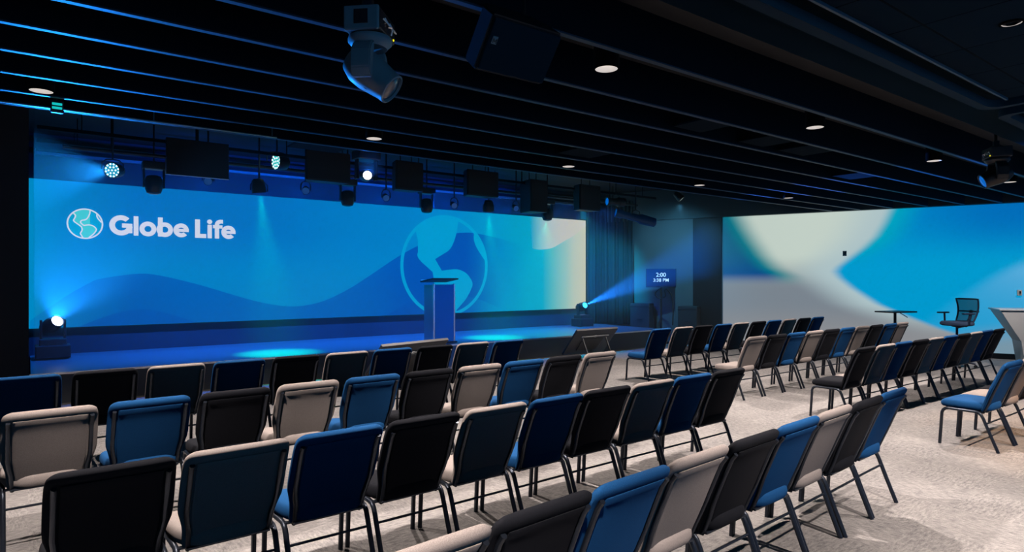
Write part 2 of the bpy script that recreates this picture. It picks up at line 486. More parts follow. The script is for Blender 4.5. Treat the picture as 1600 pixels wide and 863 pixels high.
def wave(pts, depth, m, parent):
    b = bm_(); y = 13.27-depth; v0 = V0+0.003
    top = [b.verts.new((x, y, max(z, v0))) for x, z in pts]; bot = [b.verts.new((x, y, v0-0.0005)) for x, z in pts]
    tb = [b.verts.new((x, 13.275, max(z, v0))) for x, z in pts]
    for k in range(len(pts)-1):
        b.faces.new((top[k], top[k+1], bot[k+1], bot[k])); b.faces.new((top[k], tb[k], tb[k+1], top[k+1]))
    return obj('wave', b, m, parent, world=True)
hillA = smooth([(0.03, 1.02), (0.49, 1.395), (0.855, 1.644), (1.043, 1.72), (1.58, 1.804), (1.939, 1.771), (2.585, 1.603), (3.639, 1.265), (4.339, 1.145), (4.947, 1.224), (5.517, 1.463), (6.04, 1.771), (6.747, 2.214), (7.328, 2.512), (8.0, 2.76), (8.5, 2.85), (9.0, 2.84), (9.998, 2.682), (11.0, 2.4)])
wave(hillA, 0.002, emis_ramp('screen_wave_large', [(0, (0, 125, 202)), (0.05, (0, 112, 195)), (0.12, (0, 92, 184)), (0.28, (0, 98, 188)), (0.40, (0, 96, 187)), (0.48, (0, 92, 186)), (0.56, (0, 80, 180)), (0.68, (0, 78, 178)), (0.72, (0, 104, 188)), (0.77, (0, 146, 204)), (0.83, (0, 166, 206)), (0.87, (8, 171, 199))]), t)
hillB = smooth([(0.70, V0+0.003), (1.139, 1.07), (1.55, 1.158), (1.939, 1.111), (2.55, V0+0.003)])
wave(hillB, 0.004, emis_ramp('screen_wave_small', [(0, (0, 84, 180)), (1, (0, 84, 180))]), t)
hillC = smooth([(6.45, V0+0.003), (7.159, 1.178), (7.937, 1.377), (8.298, 1.345), (9.053, 1.186), (9.8, V0+0.003)])
wave(hillC, 0.004, emis_ramp('screen_wave_right', [(0.5, (0, 76, 176)), (0.66, (0, 82, 180)), (0.70, (0, 104, 188)), (0.75, (0, 140, 202)), (0.78, (0, 152, 206))]), t)
arc = smooth([(10.95, 2.5), (11.4, 2.56), (11.8, 2.74), (12.3, 2.98), (U1-0.01, 3.25)])
layer('light_patch', [(10.62, 3.375), (10.72, 2.52)]+arc+[(U1-0.01, 3.375)], 0.002, emis_ramp('screen_pale_patch', [(0.842, (0, 166, 205)), (0.865, (120, 190, 200)), (0.89, (178, 200, 198)), (0.93, (200, 202, 190)), (1.0, (206, 202, 184))]), t)
# globe shapes, in units of the globe's radius
CG, RG = (8.04, 2.03), 1.222
def nz(pts): return [((x-CG[0])/RG, (z-CG[1])/RG) for x, z in pts]
north = nz(smooth([(7.26, 2.824), (7.379, 2.70), (7.375, 2.558), (7.311, 2.406), (7.26, 2.27), (7.345, 2.136), (7.551, 1.973), (7.72, 1.83), (7.79, 1.75), (7.83, 1.62), (7.83, 1.48), (7.76, 1.33), (7.72, 1.2), (7.80, 1.06), (7.86, 0.93), (7.98, 0.82)]))
south = nz(smooth([(8.30, 0.92), (8.48, 1.09), (8.614, 1.226), (8.765, 1.462), (8.803, 1.62), (8.67, 1.811), (8.52, 1.905), (8.335, 1.95), (8.116, 1.933), (7.972, 1.89), (7.83, 1.991), (7.742, 2.097), (7.742, 2.204), (7.83, 2.298), (8.026, 2.349), (8.171, 2.461), (8.28, 2.667), (8.353, 2.905), (8.372, 3.109)]))
def arcpts(a0, a1, r, n=14): return [(r*math.cos(a0+(a1-a0)*k/n), r*math.sin(a0+(a1-a0)*k/n)) for k in range(n+1)]
angN = math.atan2(north[0][1], north[0][0]); angS = math.atan2(south[-1][1], south[-1][0])
angB0 = math.atan2(north[-1][1], north[-1][0]); angB1 = math.atan2(south[0][1], south[0][0])
land = north+arcpts(angB0, angB1, 0.975, 6)+south+arcpts(angS, angN, 0.975)
east = nz(smooth([(8.86, 2.90), (8.845, 2.70), (8.937, 2.484), (9.16, 2.2)]))
eA, eB = math.atan2(east[0][1], east[0][0]), math.atan2(east[-1][1], east[-1][0])
eastp = east+arcpts(eB, eA, 0.975, 6)
def clipv(pts, zmin):
    out = []
    n = len(pts)
    for i in range(n):
        a, c = pts[i], pts[(i+1) % n]
        if a[1] >= zmin: out.append(a)
        if (a[1] >= zmin) != (c[1] >= zmin):
            u = (zmin-a[1])/(c[1]-a[1]); out.append((a[0]+(c[0]-a[0])*u, zmin))
    return out
def place(pts, c, r): return [(c[0]+x*r, c[1]+y*r) for x, y in pts]
def annulus(bm, c, r0, r1, y0, y1, a0=0, a1=2*PI, n=64, zmin=None):
    for k in range(n):
        A, B = a0+(a1-a0)*k/n, a0+(a1-a0)*(k+1)/n
        q = [(c[0]+r0*math.cos(A), c[1]+r0*math.sin(A)), (c[0]+r1*math.cos(A), c[1]+r1*math.sin(A)), (c[0]+r1*math.cos(B), c[1]+r1*math.sin(B)), (c[0]+r0*math.cos(B), c[1]+r0*math.sin(B))]
        if zmin is not None:
            q = clipv(q, zmin)
            if len(q) < 3: continue
        prism(bm, q, y0, y1)
M_glb = emis_ramp('screen_globe', [(0.5, (0, 158, 216)), (0.64, (0, 160, 216)), (0.74, (0, 168, 220))])
b = bm_(); annulus(b, CG, RG*0.935, RG, 13.264, 13.275, n=96, zmin=V0+0.004)
prism(b, clipv(place(land, CG, RG), V0+0.004), 13.265, 13.275); prism(b, place(eastp, CG, RG), 13.265, 13.275)
bmesh.ops.triangulate(b, faces=[f for f in b.faces if len(f.verts) > 4], ngon_method='EAR_CLIP')
obj('globe_emblem', b, M_glb, t, world=True)
CL, RL = (0.789, 2.664), 0.259
flat = lambda nm, c: emis_ramp(nm, [(0, c), (1, c)])
b = bm_(); prism(b, [(CL[0]+RL*0.98*math.cos(2*PI*k/48), CL[1]+RL*0.98*math.sin(2*PI*k/48)) for k in range(48)], 13.268, 13.275)
logo = obj('globe_logo', b, flat('logo_ocean', (0, 160, 215)), t, world=True)
def sub(name, b, m):
    bmesh.ops.triangulate(b, faces=[f for f in b.faces if len(f.verts) > 4], ngon_method='EAR_CLIP')
    o = obj(name, b, m, logo); return o
b = bm_(); prism(b, place(land, CL, RL), 13.266, 13.275); sub('land', b, flat('logo_land', (70, 205, 205)))
def stroke(bm, pts, w, y0, y1, closed=False):
    n = len(pts)
    for k in range(n if closed else n-1):
        a, c = Vector(pts[k]), Vector(pts[(k+1) % n])
        d = (c-a)
        if d.length < 1e-6: continue
        nn = Vector((-d.y, d.x)).normalized()*w/2; e = d.normalized()*w*0.12
        prism(bm, [tuple(a+nn-e), tuple(c+nn+e), tuple(c-nn+e), tuple(a-nn-e)], y0, y1)
b = bm_(); annulus(b, CL, RL*0.93, RL*1.02, 13.262, 13.275)
stroke(b, place(north, CL, RL), 0.02, 13.263, 13.275); stroke(b, place(south, CL, RL), 0.02, 13.2635, 13.275); stroke(b, place(east, CL, RL), 0.02, 13.264, 13.275)
M_wht = flat('screen_white', (214, 220, 232))
sub('outline', b, M_wht)
# the words, drawn as bold geometric letters
b = bm_(); Y0, Y1 = 13.264, 13.275
BL, CAP, XH, SW = 2.490, 2.840, 2.748, 0.083
def bar(x0, x1, z0, z1): prism(b, [(x0, z0), (x1, z0), (x1, z1), (x0, z1)], Y0, Y1)
def letter_e(x0, x1):
    r = (x1-x0)/2; c = ((x0+x1)/2, (BL+XH)/2); k = r*0.40
    annulus(b, c, k, r, Y0, Y1, 0.0, 2*PI-0.72, 40); bar(c[0]-k-0.02, c[0]+r-0.001, c[1]-0.029, c[1]+0.026)
# G
cg = (1.322, 2.664); annulus(b, cg, 0.093, 0.180, Y0, Y1, 0.78, 2*PI-0.10, 44)
bar(1.335, 1.495, 2.625, 2.700); bar(1.412, 1.495, 2.53, 2.69)
bar(1.515, 1.515+SW-0.008, BL, CAP)
annulus(b, (1.740, 2.619), 0.055, 0.135, Y0, Y1)
bar(1.90, 1.90+SW-0.004, BL, CAP); annulus(b, (2.013, 2.619), 0.055, 0.135, Y0, Y1)
letter_e(2.155, 2.415)
bar(2.520, 2.520+SW+0.004, BL, CAP); bar(2.520, 2.715, BL, BL+0.078)
bar(2.738, 2.738+SW-0.006, BL, XH); prism(b, [(2.776+0.046*math.cos(2*PI*k/20), 2.806+0.044*math.sin(2*PI*k/20)) for k in range(20)], Y0, Y1)
bar(2.868, 2.868+SW-0.006, BL, 2.765); annulus(b, (2.972, 2.752), 0.028, 0.104, Y0, Y1, PI*0.5, PI, 14); bar(2.968, 3.015, 2.784, 2.856); bar(2.836, 3.005, 2.684, XH)
letter_e(2.985, 3.245)
letters = obj('lettering', b, M_wht, t, world=True)

# ------------------------------------------------------------------ projected picture on the slanted wall
def proj_mat():
    m, nt, bs = nmat('projected_picture_glow')
    N, L = nt.nodes.new, nt.links.new
    tc = N('ShaderNodeTexCoord'); sx = N('ShaderNodeSeparateXYZ'); L(tc.outputs['Object'], sx.inputs[0])
    X, Z = sx.outputs[0], sx.outputs[2]
    def mth(op, a, bb=0.0):
        q = N('ShaderNodeMath'); q.operation = op
        for i, v in enumerate((a, bb)):
            if isinstance(v, (int, float)): q.inputs[i].default_value = v
            else: L(v, q.inputs[i])
        return q.outputs[0]
    def ell(cx, cz, rx, rz):
        a = mth('DIVIDE', mth('SUBTRACT', X, cx), rx); c = mth('DIVIDE', mth('SUBTRACT', Z, cz), rz)
        return mth('SQRT', mth('ADD', mth('MULTIPLY', a, a), mth('MULTIPLY', c, c)))
    def sstep(v, lo, hi, inv=True):
        q = N('ShaderNodeMapRange'); q.interpolation_type = 'SMOOTHSTEP'
        q.inputs[1].default_value = lo; q.inputs[2].default_value = hi
        q.inputs[3].default_value = 1.0 if inv else 0.0; q.inputs[4].default_value = 0.0 if inv else 1.0
        L(v, q.inputs[0]); return q.outputs[0]
    def mix(fac, a, bb):
        q = N('ShaderNodeMix'); q.data_type = 'RGBA'
        if isinstance(fac, (int, float)): q.inputs[0].default_value = fac
        else: L(fac, q.inputs[0])
        for i, v in ((6, a), (7, bb)):
            if isinstance(v, tuple): q.inputs[i].default_value = v
            else: L(v, q.inputs[i])
        return q.outputs[2]
    def table(v, pts, zmax=3.4, vmax=6.0):        # piecewise curve d(z)
        q = N('ShaderNodeValToRGB'); q.color_ramp.interpolation = 'B_SPLINE' if False else 'LINEAR'
        e = q.color_ramp.elements
        while len(e) > 1: e.remove(e[-1])
        e[0].position = pts[0][0]/zmax; e[0].color = (pts[0][1]/vmax,)*3+(1,)
        for z, d in pts[1:]:
            k = e.new(z/zmax); k.color = (d/vmax,)*3+(1,)
        L(mth('DIVIDE', v, zmax), q.inputs['Fac'])
        return mth('MULTIPLY', q.outputs['Color'], vmax)
    dR = table(Z, [(0.3, 5.6), (0.6, 4.7), (0.92, 3.95), (1.13, 3.5), (1.5, 2.98), (1.75, 2.70), (1.89, 2.62), (2.0, 2.68), (2.2, 2.92), (2.45, 3.22), (2.7, 3.46), (3.0, 3.63), (3.35, 3.78)])
    dL = table(Z, [(1.55, 1.9), (1.78, 1.75), (2.0, 1.38), (2.3, 1.12), (2.63, 0.90), (3.0, 0.68), (3.35, 0.5)])
    right = sstep(mth('SUBTRACT', X, dR), -0.16, 0.16, False)
    left = sstep(mth('SUBTRACT', X, dL), -0.42, 0.28)
    left = mth('MULTIPLY', left, sstep(Z, 1.50, 1.88, False))
    rim = sstep(mth('SUBTRACT', X, dL), -0.75, -0.15, False)
    cy = mix(sstep(Z, 1.9, 3.3, False), lin(0, 158, 212), lin(0, 135, 202))
    cy = mix(mth('MULTIPLY', sstep(X, 3.6, 6.0, False), sstep(Z, 2.0, 3.2, False)), cy, lin(0, 112, 190))
    cy = mix(mth('MULTIPLY', sstep(mth('SUBTRACT', X, dR), 0.0, 0.8), sstep(Z, 1.9, 2.6, False)), cy, lin(0, 168, 196))
    cy = mix(sstep(ell(6.8, -0.35, 3.0, 1.15), 0.6, 1.1), cy, lin(118, 150, 168))  # grey lower right: room light on the wall painted in
    inn = mix(sstep(Z, 1.45, 2.35, False), lin(126, 136, 146), lin(200, 214, 204))  # grey low part: downlight on the wall painted into the colour
    inn = mix(sstep(mth('SUBTRACT', X, dR), -1.3, 0.0, False), inn, lin(178, 200, 204))
    inn = mix(sstep(Z, 0.3, 1.2), inn, lin(142, 144, 148))
    wedge = mix(rim, mix(sstep(Z, 1.7, 2.6, False), lin(0, 74, 140), lin(8, 92, 128)), lin(0, 132, 142))
    c = mix(left, inn, wedge)
    c = mix(right, c, cy)
    bs.inputs['Base Color'].default_value = (0.16, 0.17, 0.18, 1)
    bs.inputs['Roughness'].default_value = 0.85; bs.inputs['Specular IOR Level'].default_value = 0.1
    L(c, bs.inputs['Emission Color']); bs.inputs['Emission Strength'].default_value = 0.92  # projector light put into the wall as its own glow
    return m
b = bm_(); rbox(b, (4.2, 0, 1.72), (8.4, 0.03, 3.20))
o = obj('projection_screen', b, proj_mat())
pp = wpt(-0.01, 0.016); o.location = (pp.x, pp.y, 0)
o.rotation_euler = (0, 0, math.atan2(-WD.y, -WD.x))
tag(o, 'slanted right wall screen with a blue picture and a pale round bloom', 'screen')

# wall plates
def wall_plate(d, z, lab):
    p = wpt(-d, 0.045)
    t = thing('wall_plate', lab, 'wall plate', (p.x, p.y, z), math.atan2(-WD.y, -WD.x))
    b = bm_(); rbox(b, (0, 0, 0), (0.085, 0.02, 0.12), 0.006); obj('cover', b, mat('plate_plastic', (0.7, 0.75, 0.78), 0.5), t)
    b = bm_(); rbox(b, (0.012, -0.016, 0.01), (0.02, 0.02, 0.05), 0.006); obj('switch', b, M_trimdark, t)
wall_plate(2.83, 2.32, 'small wall control in the pale bloom of the right wall picture')
wall_plate(6.11, 1.42, 'small wall control at the right edge above the white desk')

# curtain beside the video wall
b = bm_()
path = [Vector((12.68, 13.22, 0)), Vector((13.0, 13.2, 0))] + [wpt(s, 0.10) for s in (3.3, 3.0, 2.7, 2.42)]
def along(path, n):
    seg = [(path[i+1]-path[i]).length for i in range(len(path)-1)]; T = sum(seg); out = []
    for k in range(n+1):
        d = T*k/n; i = 0
        while i < len(seg)-1 and d > seg[i]: d -= seg[i]; i += 1
        out.append((path[i].lerp(path[i+1], min(1, d/seg[i])), (path[i+1]-path[i]).normalized()))
    return out
cols = []
for k, (p, d) in enumerate(along(path, 110)):
    nn = Vector((-d.y, d.x, 0))
    off = 0.032*math.sin(k*2*PI/9)+0.012*math.sin(k*1.7)
    q = p+nn*off*(-1)
    cols.append([b.verts.new((q.x, q.y, z)) for z in (0.44, 1.2, 2.2, 3.2, 3.9)])
for a, c in zip(cols, cols[1:]):
    for k in range(4): b.faces.new((a[k], c[k], c[k+1], a[k+1]))
cur = obj('stage_curtain', b, fabric('curtain_velour', (0.06, 0.075, 0.10)), smooth=True)
sm = cur.modifiers.new('thickness', 'SOLIDIFY'); sm.thickness = 0.008
tag(cur, 'dark pleated curtain hanging beside the right end of the video wall', 'curtain')

# ------------------------------------------------------------------ chairs
def interp(tab, z):
    for (z0, a0), (z1, a1) in zip(tab, tab[1:]):
        if z <= z1: return a0+(a1-a0)*(z-z0)/(z1-z0) if z > z0 else a0
    return tab[-1][1]
C_Y = [(0.365, 0.152), (0.48, 0.106), (0.62, 0.052), (0.76, -0.005), (0.885, -0.062)]
C_W = [(0.365, 0.196), (0.385, 0.214), (0.42, 0.220), (0.47, 0.222), (0.51, 0.227), (0.55, 0.240), (0.585, 0.250), (0.63, 0.2525), (0.76, 0.2515), (0.83, 0.249), (0.855, 0.246), (0.875, 0.238), (0.888, 0.222), (0.895, 0.198)]
C_F = [(0.365, 0.010), (0.41, 0.026), (0.50, 0.036), (0.70, 0.034), (0.84, 0.034), (0.875, 0.028), (0.89, 0.014), (0.895, 0.004)]
C_R = [(0.365, 0.006), (0.41, 0.014), (0.80, 0.016), (0.825, 0.022), (0.845, 0.032), (0.868, 0.034), (0.885, 0.022), (0.895, 0.004)]
def sect(w, f, r, y, z, n=28):
    out = []
    for k in range(n):
        a = 2*PI*k/n; ca, sa = math.cos(a), math.sin(a)
        px = w*math.copysign(abs(ca)**0.42, ca)
        py = math.copysign(abs(sa)**0.6, sa)
        out.append((px, y+(f if py > 0 else r)*py, z))
    return out
def back_mesh():
    b = bm_(); zs = [0.365, 0.375, 0.39, 0.41, 0.44, 0.47, 0.50, 0.54, 0.58, 0.62, 0.68, 0.74, 0.79, 0.815, 0.83, 0.845, 0.86, 0.872, 0.882, 0.89, 0.895]
    loft(b, [sect(interp(C_W, z), interp(C_F, z), interp(C_R, z), interp(C_Y, z), z) for z in zs]); return b
def panel_mesh():
    b = bm_(); rings = []
    for z in (0.378, 0.385, 0.42, 0.46, 0.52, 0.58, 0.66, 0.74, 0.80, 0.832, 0.838):
        w = min(interp(C_W, z)-0.045, 0.192); k = 0.5 if z in (0.378, 0.838) else 1.0
        y = interp(C_Y, z)-interp(C_R, z)-0.002
        rings.append([(-w, y, z), (-w, y-0.006*k, z), (-w*0.94, y-0.012*k, z), (w*0.94, y-0.012*k, z), (w, y-0.006*k, z), (w, y, z)])
    loft(b, rings); return b
def post_mesh(s):
    b = bm_(); pts = [(s*0.185, 0.18, 0.372), (s*0.19, 0.135, 0.372)]
    for z in (0.40, 0.44, 0.48, 0.53, 0.58, 0.66, 0.74, 0.80, 0.832):
        w = interp(C_W, z)-0.026; pts.append((s*min(w, 0.214), interp(C_Y, z)-interp(C_R, z)-0.006, z))
    tube(b, pts, 0.0125, 8); return b
def seat_mesh():
    b = bm_(); rings = []
    def outline(k, z, fr):
        pts = []; n = 36
        for i in range(n):
            a = 2*PI*i/n; ca, sa = math.cos(a), math.sin(a)
            x = 0.248*math.copysign(abs(ca)**0.45, ca); y = math.copysign(abs(sa)**0.5, sa)
            if y < 0: x *= 1-0.16*(-y)**1.5
            yy = 0.300+0.228*y
            zz = z-(0.018*max(0, (yy-0.42)/0.1)**2 if fr else 0)
            pts.append((x*k, 0.300+(yy-0.300)*k, zz))
        return pts
    for k, z, fr in ((0.90, 0.388, 0), (0.965, 0.392, 0), (1.0, 0.408, 0), (1.004, 0.425, 0), (0.995, 0.445, 1), (0.965, 0.462, 1), (0.90, 0.472, 1), (0.75, 0.478, 1), (0.4, 0.482, 1)):
        rings.append(outline(k, z, fr))
    loft(b, rings); return b
def leg_mesh(s, front):
    b = bm_(); x = s*0.236
    if front: pts = [(x, 0.505, 0.0), (x, 0.492, 0.20), (x, 0.484, 0.325), (x, 0.474, 0.352), (x, 0.452, 0.371), (x, 0.42, 0.378), (x, 0.30, 0.378)]
    else: pts = [(x, 0.30, 0.378), (x, 0.20, 0.378), (x, 0.165, 0.372), (x, 0.140, 0.350), (x, 0.123, 0.315), (x, 0.075, 0.19), (x, 0.0, 0.0)]
    tube(b, pts, 0.0155, 8); return b
def make_chair(kind, label, loc):
    t = thing('banquet_chair', label, 'chair', loc)
    obj('seat', seat_mesh(), FAB[kind], t, True)
    obj('backrest', back_mesh(), FAB[kind], t, True)
    obj('back_panel', panel_mesh(), FAB[kind], t, True)
    for s in (-1, 1):
        obj('leg', leg_mesh(s, True), M_metal, t, True); obj('leg', leg_mesh(s, False), M_metal, t, True)
        obj('back_post', post_mesh(s), M_metal, t, True)
    b = bm_(); tube(b, [(-0.236, 0.105, 0.268), (0.236, 0.105, 0.268)], 0.008, 8); obj('stretcher', b, M_metal, t, True)
    b = bm_(); rbox(b, (0, 0.28, 0.382), (0.40, 0.36, 0.014), 0.004)
    for y in (0.16, 0.40): rbox(b, (0, y, 0.376), (0.47, 0.028, 0.012), 0.003)
    obj('seat_frame', b, M_metal, t)
    return t
PROTO = {}
COLN = {'blue': 'royal blue', 'black': 'black', 'beige': 'beige'}
def chair(kind, x, y, rz, label, group):
    if kind not in PROTO:
        PROTO[kind] = make_chair(kind, label, (x, y, 0)); PROTO[kind].rotation_euler.z = rz; PROTO[kind]['group'] = group
    else: dup(PROTO[kind], (x, y, 0), rz, label, group)
CYC = {'blue': 'black', 'black': 'beige', 'beige': 'blue'}
rows = [  # name, block, first right edge, last right edge, y at first, y at last, colour of first (left end), number, rot
    ('front', 'left', 0.27, 5.41, 6.72, 6.84, 'blue', 10),
    ('second', 'left', 0.39, 5.34, 4.92, 5.06, 'beige', 10),
    ('third', 'left', 0.56, 5.28, 3.27, 3.40, 'black', 10),
    ('nearest', 'left', 1.24, 5.29, 1.73, 2.04, None, 9),
    ('front', 'right', 8.62, 13.90, 6.92, 7.02, None, 10),
    ('second', 'right', 8.53, 13.45, 5.15, 5.18, None, 10),
    ('third', 'right', 8.28, 12.95, 3.55, 3.55, None, 10),
    ('nearest', 'right', 8.055, 9.115, 2.06, 2.06, None, 3)]
SEQ = {('nearest', 'left'): 'beige black blue', ('front', 'right'): 'blue beige black', ('second', 'right'): 'beige black blue',
       ('third', 'right'): 'black beige blue', ('nearest', 'right'): 'blue beige black', ('third', 'left'): 'black beige blue',
       ('front', 'left'): 'blue black beige', ('second', 'left'): 'beige blue black'}
for name, block, x0, x1, y0, y1, _, n in rows:
    seq = SEQ[(name, block)].split(); pitch = (x1-x0)/(n-1)
    rz = math.atan2(y1-y0, x1-x0)
    for i in range(n):
        u = i/(n-1); kind = seq[i % 3]
        pos = (n-1-i) if block == 'left' else i
        x = x0+(x1-x0)*u-pitch/2; y = y0+(y1-y0)*u+0.06
        jit = random.uniform(-0.012, 0.012)
        lab = '%s padded chair, %s from the aisle in the %s row, %s block' % (COLN[kind], ORD[pos], name, block)
        chair(kind, x, y+random.uniform(-0.01, 0.01), rz+jit, lab, '%s row of chairs, %s block' % (name, block))

# ------------------------------------------------------------------ lectern
t = thing('lectern', 'slim lectern, front coloured as if lit blue, silver edges, on the stage', 'lectern', (6.62, 11.2, 0.43), 0.0)
b = bm_(); rbox(b, (0, -0.20, 0.60), (0.44, 0.03, 1.14), 0.006); obj('front_panel', b, mat('lectern_front_lit', (0.04, 0.38, 0.72), 0.5, spec=0.15), t)  # blue stage light painted into the panel colour
for s in (-1, 1):
    b = bm_(); rbox(b, (s*0.235, -0.19, 0.60), (0.035, 0.06, 1.17), 0.008); obj('upright', b, M_chrome, t)
    b = bm_(); rbox(b, (s*0.235, 0.0, 0.60), (0.02, 0.34, 1.12), 0.004); obj('side_panel', b, mat('lectern_side', (0.42, 0.45, 0.48), 0.35, metal=0.5), t)
b = bm_(); rbox(b, (0, 0.02, 0.015), (0.60, 0.50, 0.03), 0.01); obj('base_plate', b, M_fixture, t)
b = bm_(); rbox(b, (0, -0.02, 1.255), (0.62, 0.48, 0.03), 0.01, Euler((math.radians(-7), 0, 0)).to_matrix()); top = obj('reading_top', b, M_fixture, t)
b = bm_(); rbox(b, (0, 0.215, 1.255), (0.60, 0.02, 0.04), 0.006); obj('lip', b, M_chrome, top)

# ------------------------------------------------------------------ floor monitors facing the stage
def floor_monitor(c, ang, w, hgt, ztop, tilt, lab):
    t = thing('floor_monitor', lab, 'monitor', (c[0], c[1], 0), ang, 'flat monitors on the floor in front of the stage')
    R = Euler((tilt, 0, 0)).to_matrix()      # face looks to the stage and up
    up = R @ Vector((0, 0, 1)); nn = R @ Vector((0, 1, 0))
    cz = Vector((0, 0, ztop))-up*hgt/2
    b = bm_(); rbox(b, cz, (w, 0.045, hgt), 0.008, R); obj('case', b, mat('monitor_case', (0.05, 0.055, 0.065), 0.4), t)
    b = bm_(); rbox(b, cz+nn*0.024, (w-0.03, 0.004, hgt-0.03), 0, R); obj('display', b, mat('monitor_glass', (0.01, 0.012, 0.016), 0.15, emit=lin(10, 30, 60), estr=0.5), t)
    b = bm_(); rbox(b, cz-nn*0.03-up*0.05, (w*0.5, 0.03, hgt*0.5), 0.01, R); obj('back_cover', b, M_trimdark, t)
    b = bm_(); rbox(b, cz-nn*0.05+up*hgt*0.27, (w*0.66, 0.012, 0.03), 0.003, R); rbox(b, cz-nn*0.052+up*hgt*0.27, (0.05, 0.016, 0.05), 0.003, R); obj('mount_rail', b, mat('monitor_rail_steel', (0.62, 0.64, 0.67), 0.4, metal=0.5), t)
    b = bm_(); rbox(b, cz+up*(hgt/2+0.003), (w, 0.05, 0.008), 0.002, R); obj('lit_top_edge', b, mat('monitor_edge_lit', (0.32, 0.32, 0.32), 0.5), t)  # paler strip stands for downlight falling along the top
    for s in (-1, 1):
        b = bm_(); tube(b, [tuple(cz-nn*0.045+up*hgt*0.2+Vector((s*w*0.28, 0, 0))), (s*w*0.28, -0.12, 0.015)], 0.018, 8)
        tube(b, [(s*w*0.28, -0.16, 0.015), (s*w*0.28, 0.52, 0.015)], 0.015, 8); obj('foot', b, M_fixture, t)
floor_monitor((4.94, 9.05), math.atan2(0.34, 1.36), 1.42, 0.80, 0.70, math.radians(40), 'black floor monitor seen from behind, in front of the lectern')
floor_monitor((9.55, 9.64), 0.0, 1.20, 0.70, 0.66, math.radians(40), 'black floor monitor tilted back at the right end of the stage')
# small dark bottle left by the aisle end of the second row
t = thing('water_bottle', 'small dark bottle on the carpet by the aisle end of the left block', 'bottle', (6.30, 5.9, 0))
b = bm_(); lathe(b, [(0.035, 0), (0.045, 0.01), (0.045, 0.15), (0.03, 0.19), (0.018, 0.205)], seg=20); obj('body', b, M_trimdark, t, True)
b = bm_(); lathe(b, [(0.022, 0.205), (0.024, 0.21), (0.024, 0.24), (0.018, 0.245)], seg=16); obj('cap', b, M_fixture, t, True)

# ------------------------------------------------------------------ hanging loudspeaker
Rs = Euler((math.radians(37.7), 0, 0)).to_matrix()
t = thing('loudspeaker', 'large black loudspeaker hanging tilted from the ceiling beside the moving light', 'loudspeaker', (2.34, 3.02, 3.06))
b = bm_()
w, hh, dd = 0.52, 0.33, 0.30
pts = [(-w/2+0.0, 0), (w/2, 0), (w/2-0.02, dd*0.55), (w/2-0.13, dd), (-w/2+0.13, dd), (-w/2+0.02, dd*0.55)]
slab(b, pts, -hh/2, hh/2)
bmesh.ops.bevel(b, geom=list(b.edges), offset=0.012, segments=2, affect='EDGES')
bmesh.ops.rotate(b, matrix=Rs, verts=b.verts); obj('cabinet', b, mat('speaker_paint', (0.022, 0.028, 0.038), 0.6, spec=0.2), t)
b = bm_(); rbox(b, (0, -0.006, 0), (w-0.03, 0.02, hh-0.03), 0.008)
bmesh.ops.rotate(b, matrix=Rs, verts=b.verts); gr = obj('grille', b, mat('speaker_grille', (0.04, 0.065, 0.09), 0.8, spec=0.05), t)
b = bm_(); rbox(b, (-w/2+0.055, -0.018, 0.03), (0.036, 0.006, 0.046), 0.003)
bmesh.ops.rotate(b, matrix=Rs, verts=b.verts); obj('badge', b, M_white, gr)
b = bm_()
for seg in (((-0.011, -0.013), (-0.011, 0.012)), ((-0.011, 0.012), (0, -0.006)), ((0, -0.006), (0.011, 0.012)), ((0.011, 0.012), (0.011, -0.013))):
    tube(b, [(-w/2+0.055+p[0], -0.0225, 0.028+p[1]) for p in seg], 0.0022, 6)
bmesh.ops.rotate(b, matrix=Rs, verts=b.verts); obj('badge_letter', b, M_trimdark, gr)
b = bm_()
tube(b, [(0.12, 0.12, 0.15), (0.12, 0.12, 0.597)], 0.018, 10); rbox(b, (0.12, 0.12, 0.16), (0.10, 0.06, 0.05), 0.006)
rbox(b, (0.12, 0.12, 0.26), (0.05, 0.05, 0.07), 0.006)
obj('hanging_bracket', b, M_fixture, t)

